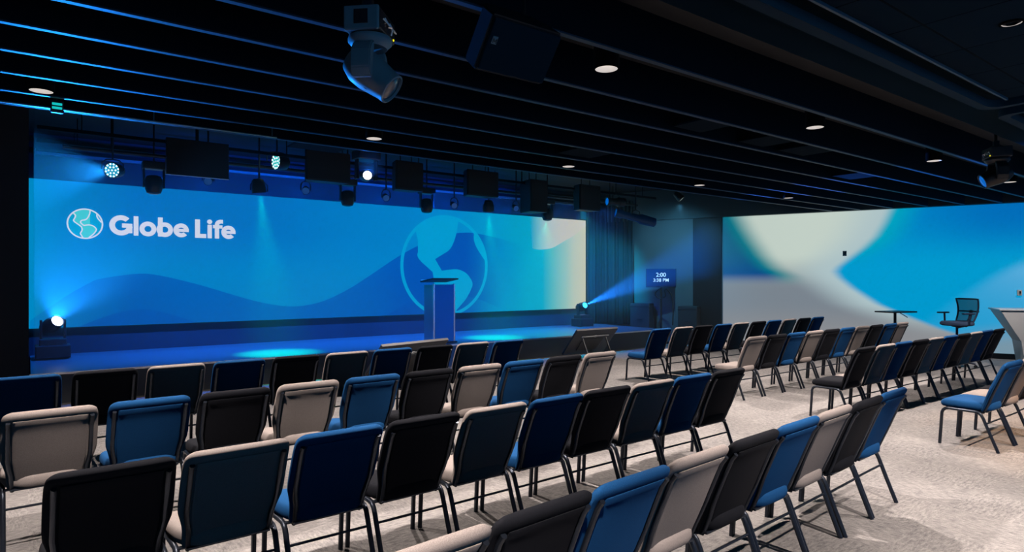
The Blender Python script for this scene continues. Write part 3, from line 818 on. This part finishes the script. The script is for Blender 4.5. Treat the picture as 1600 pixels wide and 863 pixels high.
# ------------------------------------------------------------------ moving head light (near)
def moving_head(name, loc, rotz, lab, m_body, m_dark, scale=1.0, tilt=35, hang=True, lens_emit=None, detail=True):
    """hung upside down: base on top, yoke arms, tilting head; origin at the base plate's top"""
    t = thing(name, lab, 'stage light', loc, rotz)
    sgn = -1 if hang else 1
    k = scale
    def Z(z): return sgn*z*k
    b = bm_(); rbox(b, (0, 0, Z(0.085)), (0.34*k, 0.26*k, 0.15*k), 0.012*k)
    if hang: tube(b, [(-0.04*k, 0, 0), (-0.04*k, 0, 3.657-loc[2])], 0.022*k, 8); rbox(b, (-0.04*k, 0, 0.05*k), (0.07*k, 0.07*k, 0.10*k), 0.008*k)
    obj('base', b, m_dark, t)
    for s in (-1,):
        b = bm_(); rbox(b, (s*0.175*k, 0, Z(0.085)), (0.03*k, 0.25*k, 0.17*k), 0.012*k); pl = obj('side_cover', b, m_body, t)
        if detail:
            b = bm_(); rbox(b, (s*0.192*k, 0, Z(0.08)), (0.006*k, 0.10*k, 0.10*k), 0.003*k); obj('vent', b, m_dark, pl)
    if detail:
        b = bm_()
        for q in range(7):
            x = (-0.11+0.036*q)*k
            tube(b, [(x, -0.132*k, Z(0.05+0.05*random.random())), (x+0.02*k, -0.15*k, Z(0.09)), (x+0.03*k, -0.133*k, Z(0.06+0.07*random.random()))], 0.007*k, 6)
        obj('cables', b, M_chrome, t, True)
        b = bm_(); lathe(b, [(0.008*k, 0), (0.006*k, 0.006*k)], Matrix.Translation((0.12*k, -0.132*k, Z(0.14))) @ Matrix.Rotation(PI/2, 4, 'X'), 10)
        obj('indicator', b, mat('yellow_led', (0.3, 0.3, 0), 0.4, emit=(0.9, 0.75, 0.02), estr=1.5), t)
    b = bm_(); lathe(b, [(0.15*k, Z(0.165)), (0.155*k, Z(0.18)), (0.155*k, Z(0.20)), (0.13*k, Z(0.225)), (0.12*k, Z(0.24))], seg=32); obj('pan_ring', b, m_body, t, True)
    for s in (-1, 1):
        b = bm_()
        out = [(0.105, 0.21), (0.165, 0.25), (0.20, 0.31), (0.205, 0.43), (0.18, 0.49), (0.145, 0.49), (0.145, 0.33), (0.12, 0.27)]
        n = len(out)
        lo = [b.verts.new((s*x*k, -0.07*k, Z(z))) for x, z in out]; hi = [b.verts.new((s*x*k, 0.07*k, Z(z))) for x, z in out]
        b.faces.new(lo); b.faces.new(hi[::-1])
        for q in range(n): b.faces.new((lo[q], lo[(q+1) % n], hi[(q+1) % n], hi[q]))
        bmesh.ops.bevel(b, geom=list(b.edges), offset=0.008*k, segments=2, affect='EDGES')
        obj('yoke_arm', b, m_body, t)
    A = Matrix.Translation((0, 0, Z(0.41))) @ Matrix.Rotation(math.radians(tilt), 4, 'X')
    b = bm_(); lathe(b, [(0.045*k, -0.185*k), (0.10*k, -0.165*k), (0.132*k, -0.09*k), (0.136*k, 0.0), (0.125*k, 0.07*k), (0.112*k, 0.16*k), (0.112*k, 0.205*k), (0.10*k, 0.21*k), (0.094*k, 0.19*k)], A, 32)
    hd = obj('head', b, m_body, t, True)
    b = bm_(); lathe(b, [(0.095*k, 0.188*k), (0.08*k, 0.200*k), (0.03*k, 0.206*k)], A, 24)
    obj('lens', b, lens_emit or M_lens, hd, True)
    if detail:
        b = bm_(); rbox(b, (-0.04*k, -0.11*k, 0.06*k), (0.035*k, 0.01*k, 0.03*k), 0.002*k)
        bmesh.ops.transform(b, matrix=A, verts=b.verts); obj('label_plate', b, M_white, hd)
    return t
moving_head('moving_head_light', (1.53, 3.34, 3.18), 0.8, 'grey moving head light hanging at the top, left of the loudspeaker', M_grey, M_fixture, 0.783, tilt=128)
M_bluelens = mat('blue_lens', (0.1, 0.2, 0.5), 0.1, emit=lin(0, 110, 215), estr=0.7)
moving_head('moving_head_light', (9.23, 2.60, 3.28), -2.5, 'dark moving head light hanging at the right edge above the projected wall', M_fixture, M_fixture, 0.82, tilt=115, lens_emit=M_bluelens, detail=True)

# ------------------------------------------------------------------ stage lighting pipe and fixtures
b = bm_(); tube(b, [(0.4, 11.28, 3.62), (12.6, 11.28, 3.62)], 0.03, 10)
for x in (1.0, 3.6, 6.2, 8.8, 11.6): tube(b, [(x, 11.28, 3.62), (x, 11.28, 4.145)], 0.012, 6)
tag(obj('lighting_pipe', b, M_fixture, smooth=True), 'long black lighting pipe above the front of the stage', 'pipe')

M_led = mat('white_led', (0.8, 0.9, 0.9), 0.3, emit=lin(235, 245, 250), estr=1.3)
def aim_matrix(loc, target):
    return Matrix.Translation(loc) @ (Vector(target)-Vector(loc)).to_track_quat('Z', 'Y').to_matrix().to_4x4()
def par_can(loc, target, lab, face, r=0.11, dots=True, pipe_z=4.15):
    t = thing('par_light', lab, 'stage light', loc, 0, 'round lamps under the lighting pipe')
    A = aim_matrix((0, 0, 0), Vector(target)-Vector(loc))
    b = bm_(); lathe(b, [(r*0.55, -0.20), (r*0.8, -0.17), (r*0.95, -0.06), (r, 0.0), (r, 0.03), (r*0.93, 0.03), (r*0.9, 0.012)], A, 28); obj('housing', b, M_fixture, t, True)
    b = bm_(); lathe(b, [(r*0.92, 0.012), (r*0.5, 0.017), (0.004, 0.018)], A, 28); fc = obj('lens', b, face, t, True)
    if dots:
        b = bm_()
        spots = [(0, 0)]+[(0.42*math.cos(k*PI/3), 0.42*math.sin(k*PI/3)) for k in range(6)]+[(0.78*math.cos(k*PI/6+0.2), 0.78*math.sin(k*PI/6+0.2)) for k in range(12)]
        for x, y in spots:
            lathe(b, [(r*0.125, 0.016), (r*0.10, 0.024)], A @ Matrix.Translation((x*r, y*r, 0)), 10)
        obj('led_array', b, M_led, fc)
    b = bm_(); rr = r+0.02
    Y = [(-rr, 0, 0)]+[(-rr, 0, 0.10), (-rr*0.6, 0, 0.15), (0, 0, 0.16), (rr*0.6, 0, 0.15), (rr, 0, 0.10), (rr, 0, 0)]
    tube(b, Y, 0.010, 6); tube(b, [(0, 0, 0.15), (0, 0, max(0.18, pipe_z-loc[2]))], 0.014, 6); obj('yoke', b, M_fixture, t, True)
    return t
teal_face = mat('teal_lens', (0.05, 0.3, 0.3), 0.2, emit=lin(30, 190, 190), estr=0.9)
cyan_face = mat('cyan_lens', (0.05, 0.3, 0.4), 0.2, emit=lin(10, 150, 190), estr=0.9)
par_can((0.99, 11.0, 3.30), (-0.6, 8.6, 2.9), 'round lamp with white diodes glowing above the left end of the video wall', cyan_face, 0.115, pipe_z=4.15)
par_can((3.35, 11.0, 3.69), (1.4, 10.5, 3.62), 'oval-looking lit diode lamp high above the lettering, facing left', teal_face, 0.145, pipe_z=4.15)
par_can((3.06, 11.0, 3.17), (3.5, 11.25, 0.43), 'teal diode lamp pointing down right above the lettering', teal_face, 0.115)
par_can((7.70, 11.0, 3.16), (8.1, 11.6, 0.43), 'teal diode lamp pointing down above the big globe', teal_face, 0.115)
pal = mat('pale_lens', (0.25, 0.33, 0.42), 0.3, emit=lin(20, 70, 140), estr=0.55)
for (x, z, lab) in ((2.28, 3.24, 'above the end of the lettering'), (3.84, 3.22, 'left of the first dark lamp over the wave'), (5.36, 3.21, 'between the two lamps left of the globe'), (6.86, 3.17, 'just over the globe'), (8.43, 3.22, 'over the right part of the globe')):
    t2 = par_can((x, 11.0, z+0.02), (x-0.55, 9.4, z-0.55), 'small round pale lamp hanging %s' % lab, pal, 0.065, dots=False)
# dark wash lamps with round bellies
def wash_lamp(x, z, lab):
    t = thing('wash_light', lab, 'stage light', (x, 11.5, z), 0, 'dark wash lamps over the top edge of the video wall')
    b = bm_(); lathe(b, [(0.06, -0.115), (0.10, -0.10), (0.122, -0.04), (0.125, 0.10), (0.10, 0.16), (0.05, 0.18)], Matrix.Identity(4), 28); obj('head', b, M_fixture, t, True)
    b = bm_(); lathe(b, [(0.058, -0.118), (0.03, -0.122)], Matrix.Identity(4), 20); obj('lens', b, M_lens, t, True)
    for s in (-1, 1):
        b = bm_(); rbox(b, (s*0.14, 0, 0.13), (0.025, 0.08, 0.30), 0.008); obj('yoke_arm', b, M_fixture, t)
    b = bm_(); rbox(b, (0, 0, 0.33), (0.32, 0.20, 0.12), 0.015); tube(b, [(0, 0, 0.38), (0, 0, 4.15-z)], 0.014, 6); obj('base', b, M_fixture, t)
for (x, z, lab) in ((1.59, 3.17, 'dark wash lamp hanging over the lettering'), (4.81, 3.20, 'dark wash lamp hanging over the middle of the wave picture'), (6.51, 3.18, 'dark wash lamp hanging just left of the big globe top'), (9.74, 3.20, 'dark wash lamp hanging over the pale right end of the video wall')):
    wash_lamp(x, z, lab)
# dark hanging cabinets
def cabinet(x0, x1, y, z0, z1, lab, dep=0.30):
    t = thing('hanging_cabinet', lab, 'loudspeaker', ((x0+x1)/2, y, z0), 0, 'dark boxes hung above the stage')
    w, h2 = x1-x0, z1-z0
    b = bm_(); slab(b, [(-w/2, 0), (w/2, 0), (w*0.36, dep), (-w*0.36, dep)], 0, h2)
    bmesh.ops.bevel(b, geom=list(b.edges), offset=0.012, segments=2, affect='EDGES'); obj('case', b, M_black, t)
    b = bm_(); rbox(b, (0, -0.006, h2/2), (w-0.05, 0.014, h2-0.05), 0.004); obj('grille', b, M_deck, t)
    for q in (-0.2, 0.2):
        b = bm_(); tube(b, [(w*q, dep/2, h2-0.01), (w*q, dep/2, 4.15-z0)], 0.01, 6); obj('hanger', b, M_fixture, t)
cabinet(3.66, 4.45, 10.5, 3.36, 3.87, 'dark box hung over the stage, left of the bright white lamp')
cabinet(5.30, 5.88, 10.5, 3.34, 3.87, 'dark box hung over the stage, left of the globe')
cabinet(6.84, 7.61, 10.5, 3.36, 3.87, 'dark box hung over the stage above the globe')
cabinet(8.43, 8.91, 10.5, 3.14, 3.82, 'dark wedge box hung over the stage right of the globe', 0.45)
cabinet(9.83, 10.50, 10.5, 3.27, 3.84, 'dark box hung above the pale right end of the video wall')
# ceiling television
t = thing('hanging_monitor', 'large black monitor hanging from the ceiling above the lettering', 'monitor', (1.90, 9.8, 3.14))
b = bm_(); rbox(b, (0, 0, 0.25), (0.80, 0.06, 0.50), 0.008); obj('case', b, M_fixture, t)
b = bm_(); rbox(b, (0, -0.006, 0.0), (0.81, 0.055, 0.014), 0.003); rbox(b, (-0.40, -0.006, 0.12), (0.012, 0.055, 0.22), 0.003); obj('bezel', b, mat('bezel_satin', (0.20, 0.24, 0.30), 0.3, metal=0.6), t)
b = bm_(); tube(b, [(0, 0.06, 0.25), (0, 0.06, 1.0)], 0.022, 8); rbox(b, (0, 0.05, 0.25), (0.25, 0.05, 0.2), 0.006); obj('mount', b, M_fixture, t)
# bright moving light in the row
M_hot = mat('hot_lens', (1, 1, 1), 0.3, emit=(0.85, 0.93, 1.0), estr=6.0)
def small_head(loc, target, lab, base_dir=1, m_lens=None, r=0.075, hang=True, zlen=0.3):
    t = thing('spot_light', lab, 'stage light', loc)
    A = aim_matrix((0, 0, 0), Vector(target)-Vector(loc))
    b = bm_(); lathe(b, [(r*0.8, -0.22), (r*1.25, -0.18), (r*1.35, -0.04), (r*1.15, 0.09), (r*1.1, 0.14), (r, 0.14), (r*0.95, 0.12)], A, 28); hd = obj('head', b, M_fixture, t, True)
    b = bm_(); lathe(b, [(r*0.97, 0.118), (r*0.6, 0.130), (0.005, 0.134)], A, 24); obj('lens', b, m_lens or M_hot, hd, True)
    sg = 1 if hang else -1
    for s in (-1, 1):
        b = bm_(); rbox(b, (s*0.155, 0, sg*0.09), (0.035, 0.10, 0.32), 0.010); obj('yoke_arm', b, M_fixture, t)
    b = bm_(); rbox(b, (0, 0, sg*0.295), (0.36, 0.30, 0.13), 0.015)
    for s in (-1, 1): rbox(b, (s*0.14, 0, sg*0.345), (0.06, 0.34, 0.06), 0.01)
    if hang: tube(b, [(0, 0, 0.35), (0, 0, zlen)], 0.02, 8)
    else: rbox(b, (0, 0, -0.43), (0.46, 0.40, 0.20), 0.015)
    obj('base', b, M_fixture, t)
    return t
FL = Vector((0.32, 12.62, 0.985)); FLT = Vector((0.71, 4.77, 3.32))
def aimed(loc, tgt, d=0.14): return tuple(Vector(loc)+(Vector(tgt)-Vector(loc)).normalized()*d)
small_head(tuple(FL), (2.3, 9.0, 2.9), 'moving light on the left end of the stage with a bright lens', m_lens=M_hot, r=0.09, hang=False)
FR = Vector((12.05, 12.75, 0.97)); FRT = Vector((11.06, 4.94, 3.32))
M_hotblue = mat('hot_blue_lens', (0.3, 0.6, 1), 0.3, emit=lin(60, 200, 255), estr=2.5)
small_head(tuple(FR), tuple(FRT), 'moving light on the right end of the stage throwing a blue beam', m_lens=M_hotblue, r=0.085, hang=False)
MH = Vector((4.15, 9.2, 3.30))
small_head(tuple(MH), (2.6, 4.0, 2.6), 'small moving light with a bright white lens above the stage middle', m_lens=M_hot, r=0.07, hang=True, zlen=0.85)
# profile spotlights at the right end
def profile(loc, target, lab, m_body, L=0.52):
    t = thing('profile_spotlight', lab, 'stage light', loc, 0, 'long profile spotlights near the right end of the stage')
    A = aim_matrix((0, 0, 0), Vector(target)-Vector(loc))
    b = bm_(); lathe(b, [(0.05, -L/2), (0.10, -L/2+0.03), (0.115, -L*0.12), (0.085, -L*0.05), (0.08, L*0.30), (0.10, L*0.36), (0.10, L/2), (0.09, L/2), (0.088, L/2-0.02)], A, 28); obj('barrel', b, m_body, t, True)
    b = bm_(); lathe(b, [(0.089, L/2-0.02), (0.05, L/2-0.012), (0.005, L/2-0.01)], A, 24); obj('lens', b, M_bluelens, t, True)
    b = bm_(); tube(b, [(-0.12, 0, 0), (-0.12, 0, 0.14), (0, 0, 0.18), (0.12, 0, 0.14), (0.12, 0, 0)], 0.010, 6); tube(b, [(0, 0, 0.18), (0, 0, 4.15-loc[2])], 0.014, 6); obj('yoke', b, M_fixture, t, True)
profile((10.85, 9.75, 3.08), (9.0, 10.95, 3.62), 'long profile spotlight, coloured with blue glow, hanging right of the video wall', mat('profile_blue_glow', (0.12, 0.32, 0.62), 0.4), 0.95)  # blue glow of the stage put into the barrel colour
profile((11.0, 10.5, 3.52), (9.6, 10.9, 3.52), 'dark profile spotlight hanging higher beside the video wall', M_fixture, 0.5)
par_can((12.24, 9.6, 3.60), (12.7, 8.8, 2.6), 'lamp showing a thin pale crescent rim beyond the profile spotlights', mat('crescent_lens', (0.4, 0.45, 0.5), 0.3, emit=lin(170, 190, 180), estr=0.35), 0.09, dots=False, pipe_z=4.15)

# ------------------------------------------------------------------ timer display by the right wall
p = wpt(1.45, 0.62)
t = thing('timer_display', 'dark monitor on a stand showing the time by the grey wall', 'monitor', (p.x, p.y, 0), math.radians(-52))
b = bm_(); rbox(b, (0, 0, 1.74), (0.78, 0.05, 0.50), 0.008); obj('case', b, M_fixture, t)
b = bm_(); rbox(b, (0, -0.028, 1.745), (0.74, 0.006, 0.45), 0.0); scr = obj('display', b, mat('timer_screen', (0.005, 0.01, 0.03), 0.2, emit=lin(2, 14, 60), estr=1.0), t)
def text_mesh(s, size, m, name, parent, loc):
    c = bpy.data.curves.new(name, 'FONT'); c.body = s; c.size = size; c.align_x = 'CENTER'; c.align_y = 'CENTER'; c.extrude = 0.0015; c.offset = size*0.006
    o = bpy.data.objects.new(name, c); COL.objects.link(o)
    dg = bpy.context.evaluated_depsgraph_get(); me = bpy.data.meshes.new_from_object(o.evaluated_get(dg))
    bpy.data.objects.remove(o); bpy.data.curves.remove(c)
    q = bpy.data.objects.new(name, me); COL.objects.link(q); me.materials.append(m)
    q.parent = parent; q.location = loc; q.rotation_euler = (PI/2, 0, 0); return q
M_digits = mat('timer_digits', (0.8, 0.8, 0.8), 0.4, emit=lin(190, 225, 255), estr=1.0)
text_mesh('2:00', 0.150, M_digits, 'countdown_digits', scr, (0.0, -0.033, 1.82))
text_mesh('3:38 PM', 0.125, M_digits, 'clock_digits', scr, (0.0, -0.033, 1.68))
b = bm_(); tube(b, [(0, 0.05, 0.06), (0, 0.05, 1.7)], 0.03, 10); rbox(b, (0, 0.04, 1.72), (0.2, 0.05, 0.2), 0.006); obj('pole', b, M_fixture, t, True)
b = bm_(); rbox(b, (0, 0.05, 0.035), (0.44, 0.09, 0.05), 0.01); rbox(b, (0, 0.05, 0.035), (0.09, 0.50, 0.05), 0.01); obj('stand_base', b, M_fixture, t)
b = bm_(); pts = [(0.0, -0.03, 1.49), (-0.12, -0.06, 1.38), (-0.14, -0.06, 1.28), (-0.02, -0.07, 1.20), (0.12, -0.06, 1.27), (0.10, -0.06, 1.40), (0.16, -0.05, 1.44), (0.28, -0.05, 1.25), (0.31, -0.05, 0.9), (0.30, -0.05, 0.5)]
tube(b, [(x, y, z) for (x, z), y in zip(smooth([(q[0], q[2]) for q in pts], 5), [-0.05]*60)], 0.016, 8); obj('cable', b, M_trimdark, t, True)
# dark equipment cases below the timer
def case(s, out, w, d, h, lab):
    p = wpt(s, out)
    t = thing('equipment_case', lab, 'equipment case', (p.x, p.y, 0), math.atan2(-WD.y, -WD.x), 'dark cases below the timer display')
    b = bm_(); rbox(b, (0, 0, h/2), (w, d, h), 0.02); obj('body', b, mat('case_laminate', (0.05, 0.06, 0.075), 0.5), t)
    b = bm_(); rbox(b, (0, 0, h-0.09), (w+0.012, d+0.012, 0.02), 0.004); obj('seam', b, M_metal, t)
    b = bm_(); tube(b, [(-0.07, -d/2-0.002, h*0.6), (-0.06, -d/2-0.035, h*0.6), (0.06, -d/2-0.035, h*0.6), (0.07, -d/2-0.002, h*0.6)], 0.01, 6); obj('handle', b, M_metal, t, True)
case(2.1, 0.26, 0.55, 0.40, 1.05, 'dark equipment case below and left of the timer display')
case(0.80, 0.26, 0.50, 0.40, 1.00, 'dark equipment case below and right of the timer display')

# ------------------------------------------------------------------ right side furniture
t = thing('side_table', 'tall slim table on one post in front of the projected wall', 'table', (14.07, 5.67, 0), -0.3)
b = bm_(); rbox(b, (0, 0, 1.045), (0.68, 0.42, 0.028), 0.010); obj('tabletop', b, M_trimdark, t)
b = bm_(); tube(b, [(-0.02, 0, 0.03), (-0.02, 0, 0.6)], 0.035, 12); tube(b, [(-0.02, 0, 0.6), (-0.02, 0, 1.03)], 0.027, 12); obj('post', b, M_fixture, t, True)
b = bm_(); rbox(b, (0, 0, 0.02), (0.56, 0.07, 0.035), 0.01); rbox(b, (0, 0, 0.02), (0.07, 0.40, 0.035), 0.01); obj('base', b, M_fixture, t)
b = bm_(); tube(b, [(0.06, -0.05, 1.02), (0.14, -0.08, 0.97), (0.20, -0.10, 0.93)], 0.008, 6); obj('lever', b, M_fixture, t, True)

t = thing('office_chair', 'tall mesh-backed office chair with armrests before the projected wall', 'chair', (14.45, 4.72, 0), math.radians(62))
# faces local +y (towards the stage side)
def mesh_fabric():
    m, nt, bs = nmat('chair_mesh')
    bs.inputs['Base Color'].default_value = (0.02, 0.035, 0.07, 1); bs.inputs['Roughness'].default_value = 0.7
    tr = nt.nodes.new('ShaderNodeBsdfTransparent'); mx = nt.nodes.new('ShaderNodeMixShader'); mx.inputs[0].default_value = 0.5
    out = nt.nodes['Material Output']
    nt.links.new(bs.outputs[0], mx.inputs[1]); nt.links.new(tr.outputs[0], mx.inputs[2]); nt.links.new(mx.outputs[0], out.inputs['Surface'])
    return m
M_oc = mat('office_plastic', (0.02, 0.035, 0.08), 0.5)
ZS = 0.86
b = bm_()
rr = []
for kx, z in ((0.85, 0.0), (1.0, 0.02), (1.0, 0.06), (0.9, 0.085)):
    rr.append([(0.25*kx*math.copysign(abs(math.cos(a))**0.6, math.cos(a)), 0.24*kx*math.copysign(abs(math.sin(a))**0.6, math.sin(a)), ZS-0.06+z) for a in [2*PI*k/28 for k in range(28)]])
loft(b, rr); obj('seat', b, mat('office_seat_cloth', (0.03, 0.06, 0.13), 0.9), t, True)
def obp(u, v):   # u -1..1 across, v 0..1 up
    return Vector((u*(0.20+0.05*v), -0.20-0.05*v-0.05*math.sin(v*PI)+0.05*(1-u*u)*(-1)+0.03, ZS+0.02+0.44*v))
b = bm_(); gv = [[b.verts.new(obp(-1+2*i/10, j/8)) for i in range(11)] for j in range(9)]
for j in range(8):
    for i in range(10): b.faces.new((gv[j][i], gv[j][i+1], gv[j+1][i+1], gv[j+1][i]))
bk = obj('backrest', b, mesh_fabric(), t, True); sm = bk.modifiers.new('thickness', 'SOLIDIFY'); sm.thickness = 0.004
b = bm_()
per = [obp(-1+2*i/10, 0) for i in range(11)]+[obp(1, j/8) for j in range(1, 9)]+[obp(1-2*i/10, 1) for i in range(1, 11)]+[obp(-1, 1-j/8) for j in range(1, 9)]
tube(b, per, 0.016, 8)
tube(b, [obp(-1+2*i/10, 0.45) + Vector((0, -0.02, 0)) for i in range(11)], 0.014, 8)
tube(b, [obp(0, 0.5)+Vector((0, -0.03, 0)), obp(0, 0.1)+Vector((0, -0.04, 0)), Vector((0, -0.18, ZS-0.06)), Vector((0, -0.02, ZS-0.09))], 0.028, 8)
obj('back_frame', b, M_oc, t, True)
for s in (-1, 1):
    b = bm_(); tube(b, [(s*0.20, 0, ZS-0.06), (s*0.285, 0, ZS-0.03), (s*0.295, 0.0, ZS+0.17)], 0.018, 8); rbox(b, (s*0.295, 0.03, ZS+0.185), (0.07, 0.24, 0.03), 0.012); obj('armrest', b, M_oc, t, True)
b = bm_(); lathe(b, [(0.03, 0.10), (0.03, 0.45), (0.022, 0.45), (0.022, ZS-0.09), (0.09, ZS-0.08), (0.09, ZS-0.06)], seg=18)
lathe(b, [(0.21, 0.30), (0.225, 0.305), (0.225, 0.32), (0.21, 0.325)], seg=28); obj('column', b, M_oc, t, True)
for k in range(5):
    a = 2*PI*k/5; b = bm_(); e = (0.30*math.cos(a), 0.30*math.sin(a))
    tube(b, [(0, 0, 0.11), (e[0]*0.6, e[1]*0.6, 0.095), (e[0], e[1], 0.075)], [0.028, 0.022, 0.016], 8); lg = obj('base_arm', b, M_oc, t, True)
    b = bm_(); lathe(b, [(0.026, -0.02), (0.03, -0.012), (0.03, 0.012), (0.026, 0.02)], Matrix.Translation((e[0], e[1], 0.031)) @ Matrix.Rotation(a, 4, 'Z') @ Matrix.Rotation(PI/2, 4, 'X'), 14); obj('caster', b, M_trimdark, lg, True)

t = thing('control_desk', 'pale desk with a slanted side at the right edge by the wall', 'desk', (15.2, 3.35, 0), math.radians(-62))
b = bm_()
loft(b, [[(-0.55, -0.30, 0.0), (0.9, -0.30, 0.0), (0.9, 0.25, 0.0), (-0.55, 0.25, 0.0)], [(-0.62, -0.32, 0.55), (0.95, -0.32, 0.55), (0.95, 0.3, 0.55), (-0.62, 0.3, 0.55)], [(-0.95, -0.40, 1.12), (1.1, -0.40, 1.12), (1.1, 0.4, 1.12), (-0.95, 0.4, 1.12)]])
obj('body', b, mat('desk_laminate', (0.72, 0.74, 0.76), 0.4), t)
b = bm_(); rbox(b, (0.075, 0, 1.135), (2.1, 0.84, 0.03), 0.008, Euler((0, 0, 0)).to_matrix()); obj('top', b, mat('desk_top', (0.5, 0.55, 0.6), 0.3), t)

# ------------------------------------------------------------------ stage lights' light and added fills
spot('stage_beam_left', aimed(FL, FLT, 0.2), FLT, 3600, (0.01, 0.25, 1.0), 25, 0.7, 0.03)
spot('panel_fill_beam', aimed(FL, (2.85, 7.75, 3.33), 0.2), (2.85, 7.75, 3.33), 450, (0.03, 0.35, 1.0), 26, 0.8, 0.03)  # second beam added at the left head to light the blue ceiling panel
spot('stage_beam_right', aimed(FR, FRT, 0.2), FRT, 12000, (0.01, 0.20, 1.0), 17, 0.8, 0.02)
spot('stage_beam_middle', aimed(MH, (3.2, 6.6, 3.34), 0.2), (3.2, 6.6, 3.34), 200, (0.02, 0.2, 1.0), 30, 0.6, 0.02)
spot('par_beam_left', (0.95, 10.95, 3.28), (-0.6, 9.8, 2.9), 1500, (0.01, 0.30, 1.0), 60, 0.8, 0.05)
spot('par_beam_teal', (3.08, 11.02, 3.10), (3.45, 11.25, 0.43), 2300, (0.0, 0.9, 0.55), 34, 1.0, 0.03)
spot('par_beam_teal', (7.72, 11.02, 3.08), (8.15, 11.4, 0.43), 2300, (0.0, 0.9, 0.5), 34, 1.0, 0.03)
spot('curtain_beam', (10.3, 10.9, 3.3), (12.9, 13.1, 1.7), 800, (0.02, 0.60, 0.75), 50, 0.7, 0.05)  # teal light aimed at the curtain, with no lamp body here
spot('panel_wall_fill', (12.27, 9.65, 3.48), (13.95, 11.3, 1.5), 170, (0.15, 0.58, 0.9), 100, 0.9, 0.02)  # fill added to brighten the grey panel wall
for x in (2.28, 3.84, 5.36, 6.86, 8.43):
    spot('back_wall_fill', (x, 11.22, 3.22), (x, 13.3, 3.62), 110, (0.0, 0.10, 1.0), 120, 0.9, 0.012)  # added without fixtures, to tint the wall above the screen blue
for x in (1.6, 4.8, 6.5, 9.7):
    spot('wash_beam', (x, 11.5, 3.03), (x+0.2, 11.9, 0.43), 450 if x > 9 else 60, (0.0, 0.9, 0.5) if x > 9 else (0.01, 0.16, 1.0), 80, 0.8, 0.012)

spot('audience_head_beam', (9.35, 2.55, 2.80), (6.6, 11.2, 0.95), 1500, (0.01, 0.22, 1.0), 24, 0.8, 0.12)
L = bpy.data.lights.new('stage_fill', 'AREA'); L.shape = 'RECTANGLE'; L.size = 11.8; L.size_y = 0.10; L.energy = 520; L.color = (0.01, 0.17, 1.0); L.spread = math.radians(95)  # long area light added without a fixture to fill the stage
lo = bpy.data.objects.new('stage_fill', L); COL.objects.link(lo); lo.location = (6.5, 11.75, 3.72); lo.rotation_euler = (math.radians(14), 0, 0)
# ------------------------------------------------------------------ haze over the stage
def haze_mat():
    m = bpy.data.materials.new('haze'); m.use_nodes = True; nt = m.node_tree
    nt.nodes.remove(nt.nodes['Principled BSDF'])
    v = nt.nodes.new('ShaderNodeVolumeScatter'); v.inputs['Density'].default_value = HAZE; v.inputs['Anisotropy'].default_value = 0.35
    v.inputs['Color'].default_value = (0.9, 0.95, 1.0, 1)
    nt.links.new(v.outputs[0], nt.nodes['Material Output'].inputs['Volume'])
    return m
b = bm_(); slab(b, [(0.06, 8.2), (15.0, 8.2), (13.35, 12.3), (13.1, 13.22), (0.06, 13.22)], 0.44, 3.57)
hz = obj('haze', b, haze_mat())
tag(hz, 'thin stage haze that shows the light beams over the stage', 'haze', kind='stuff')
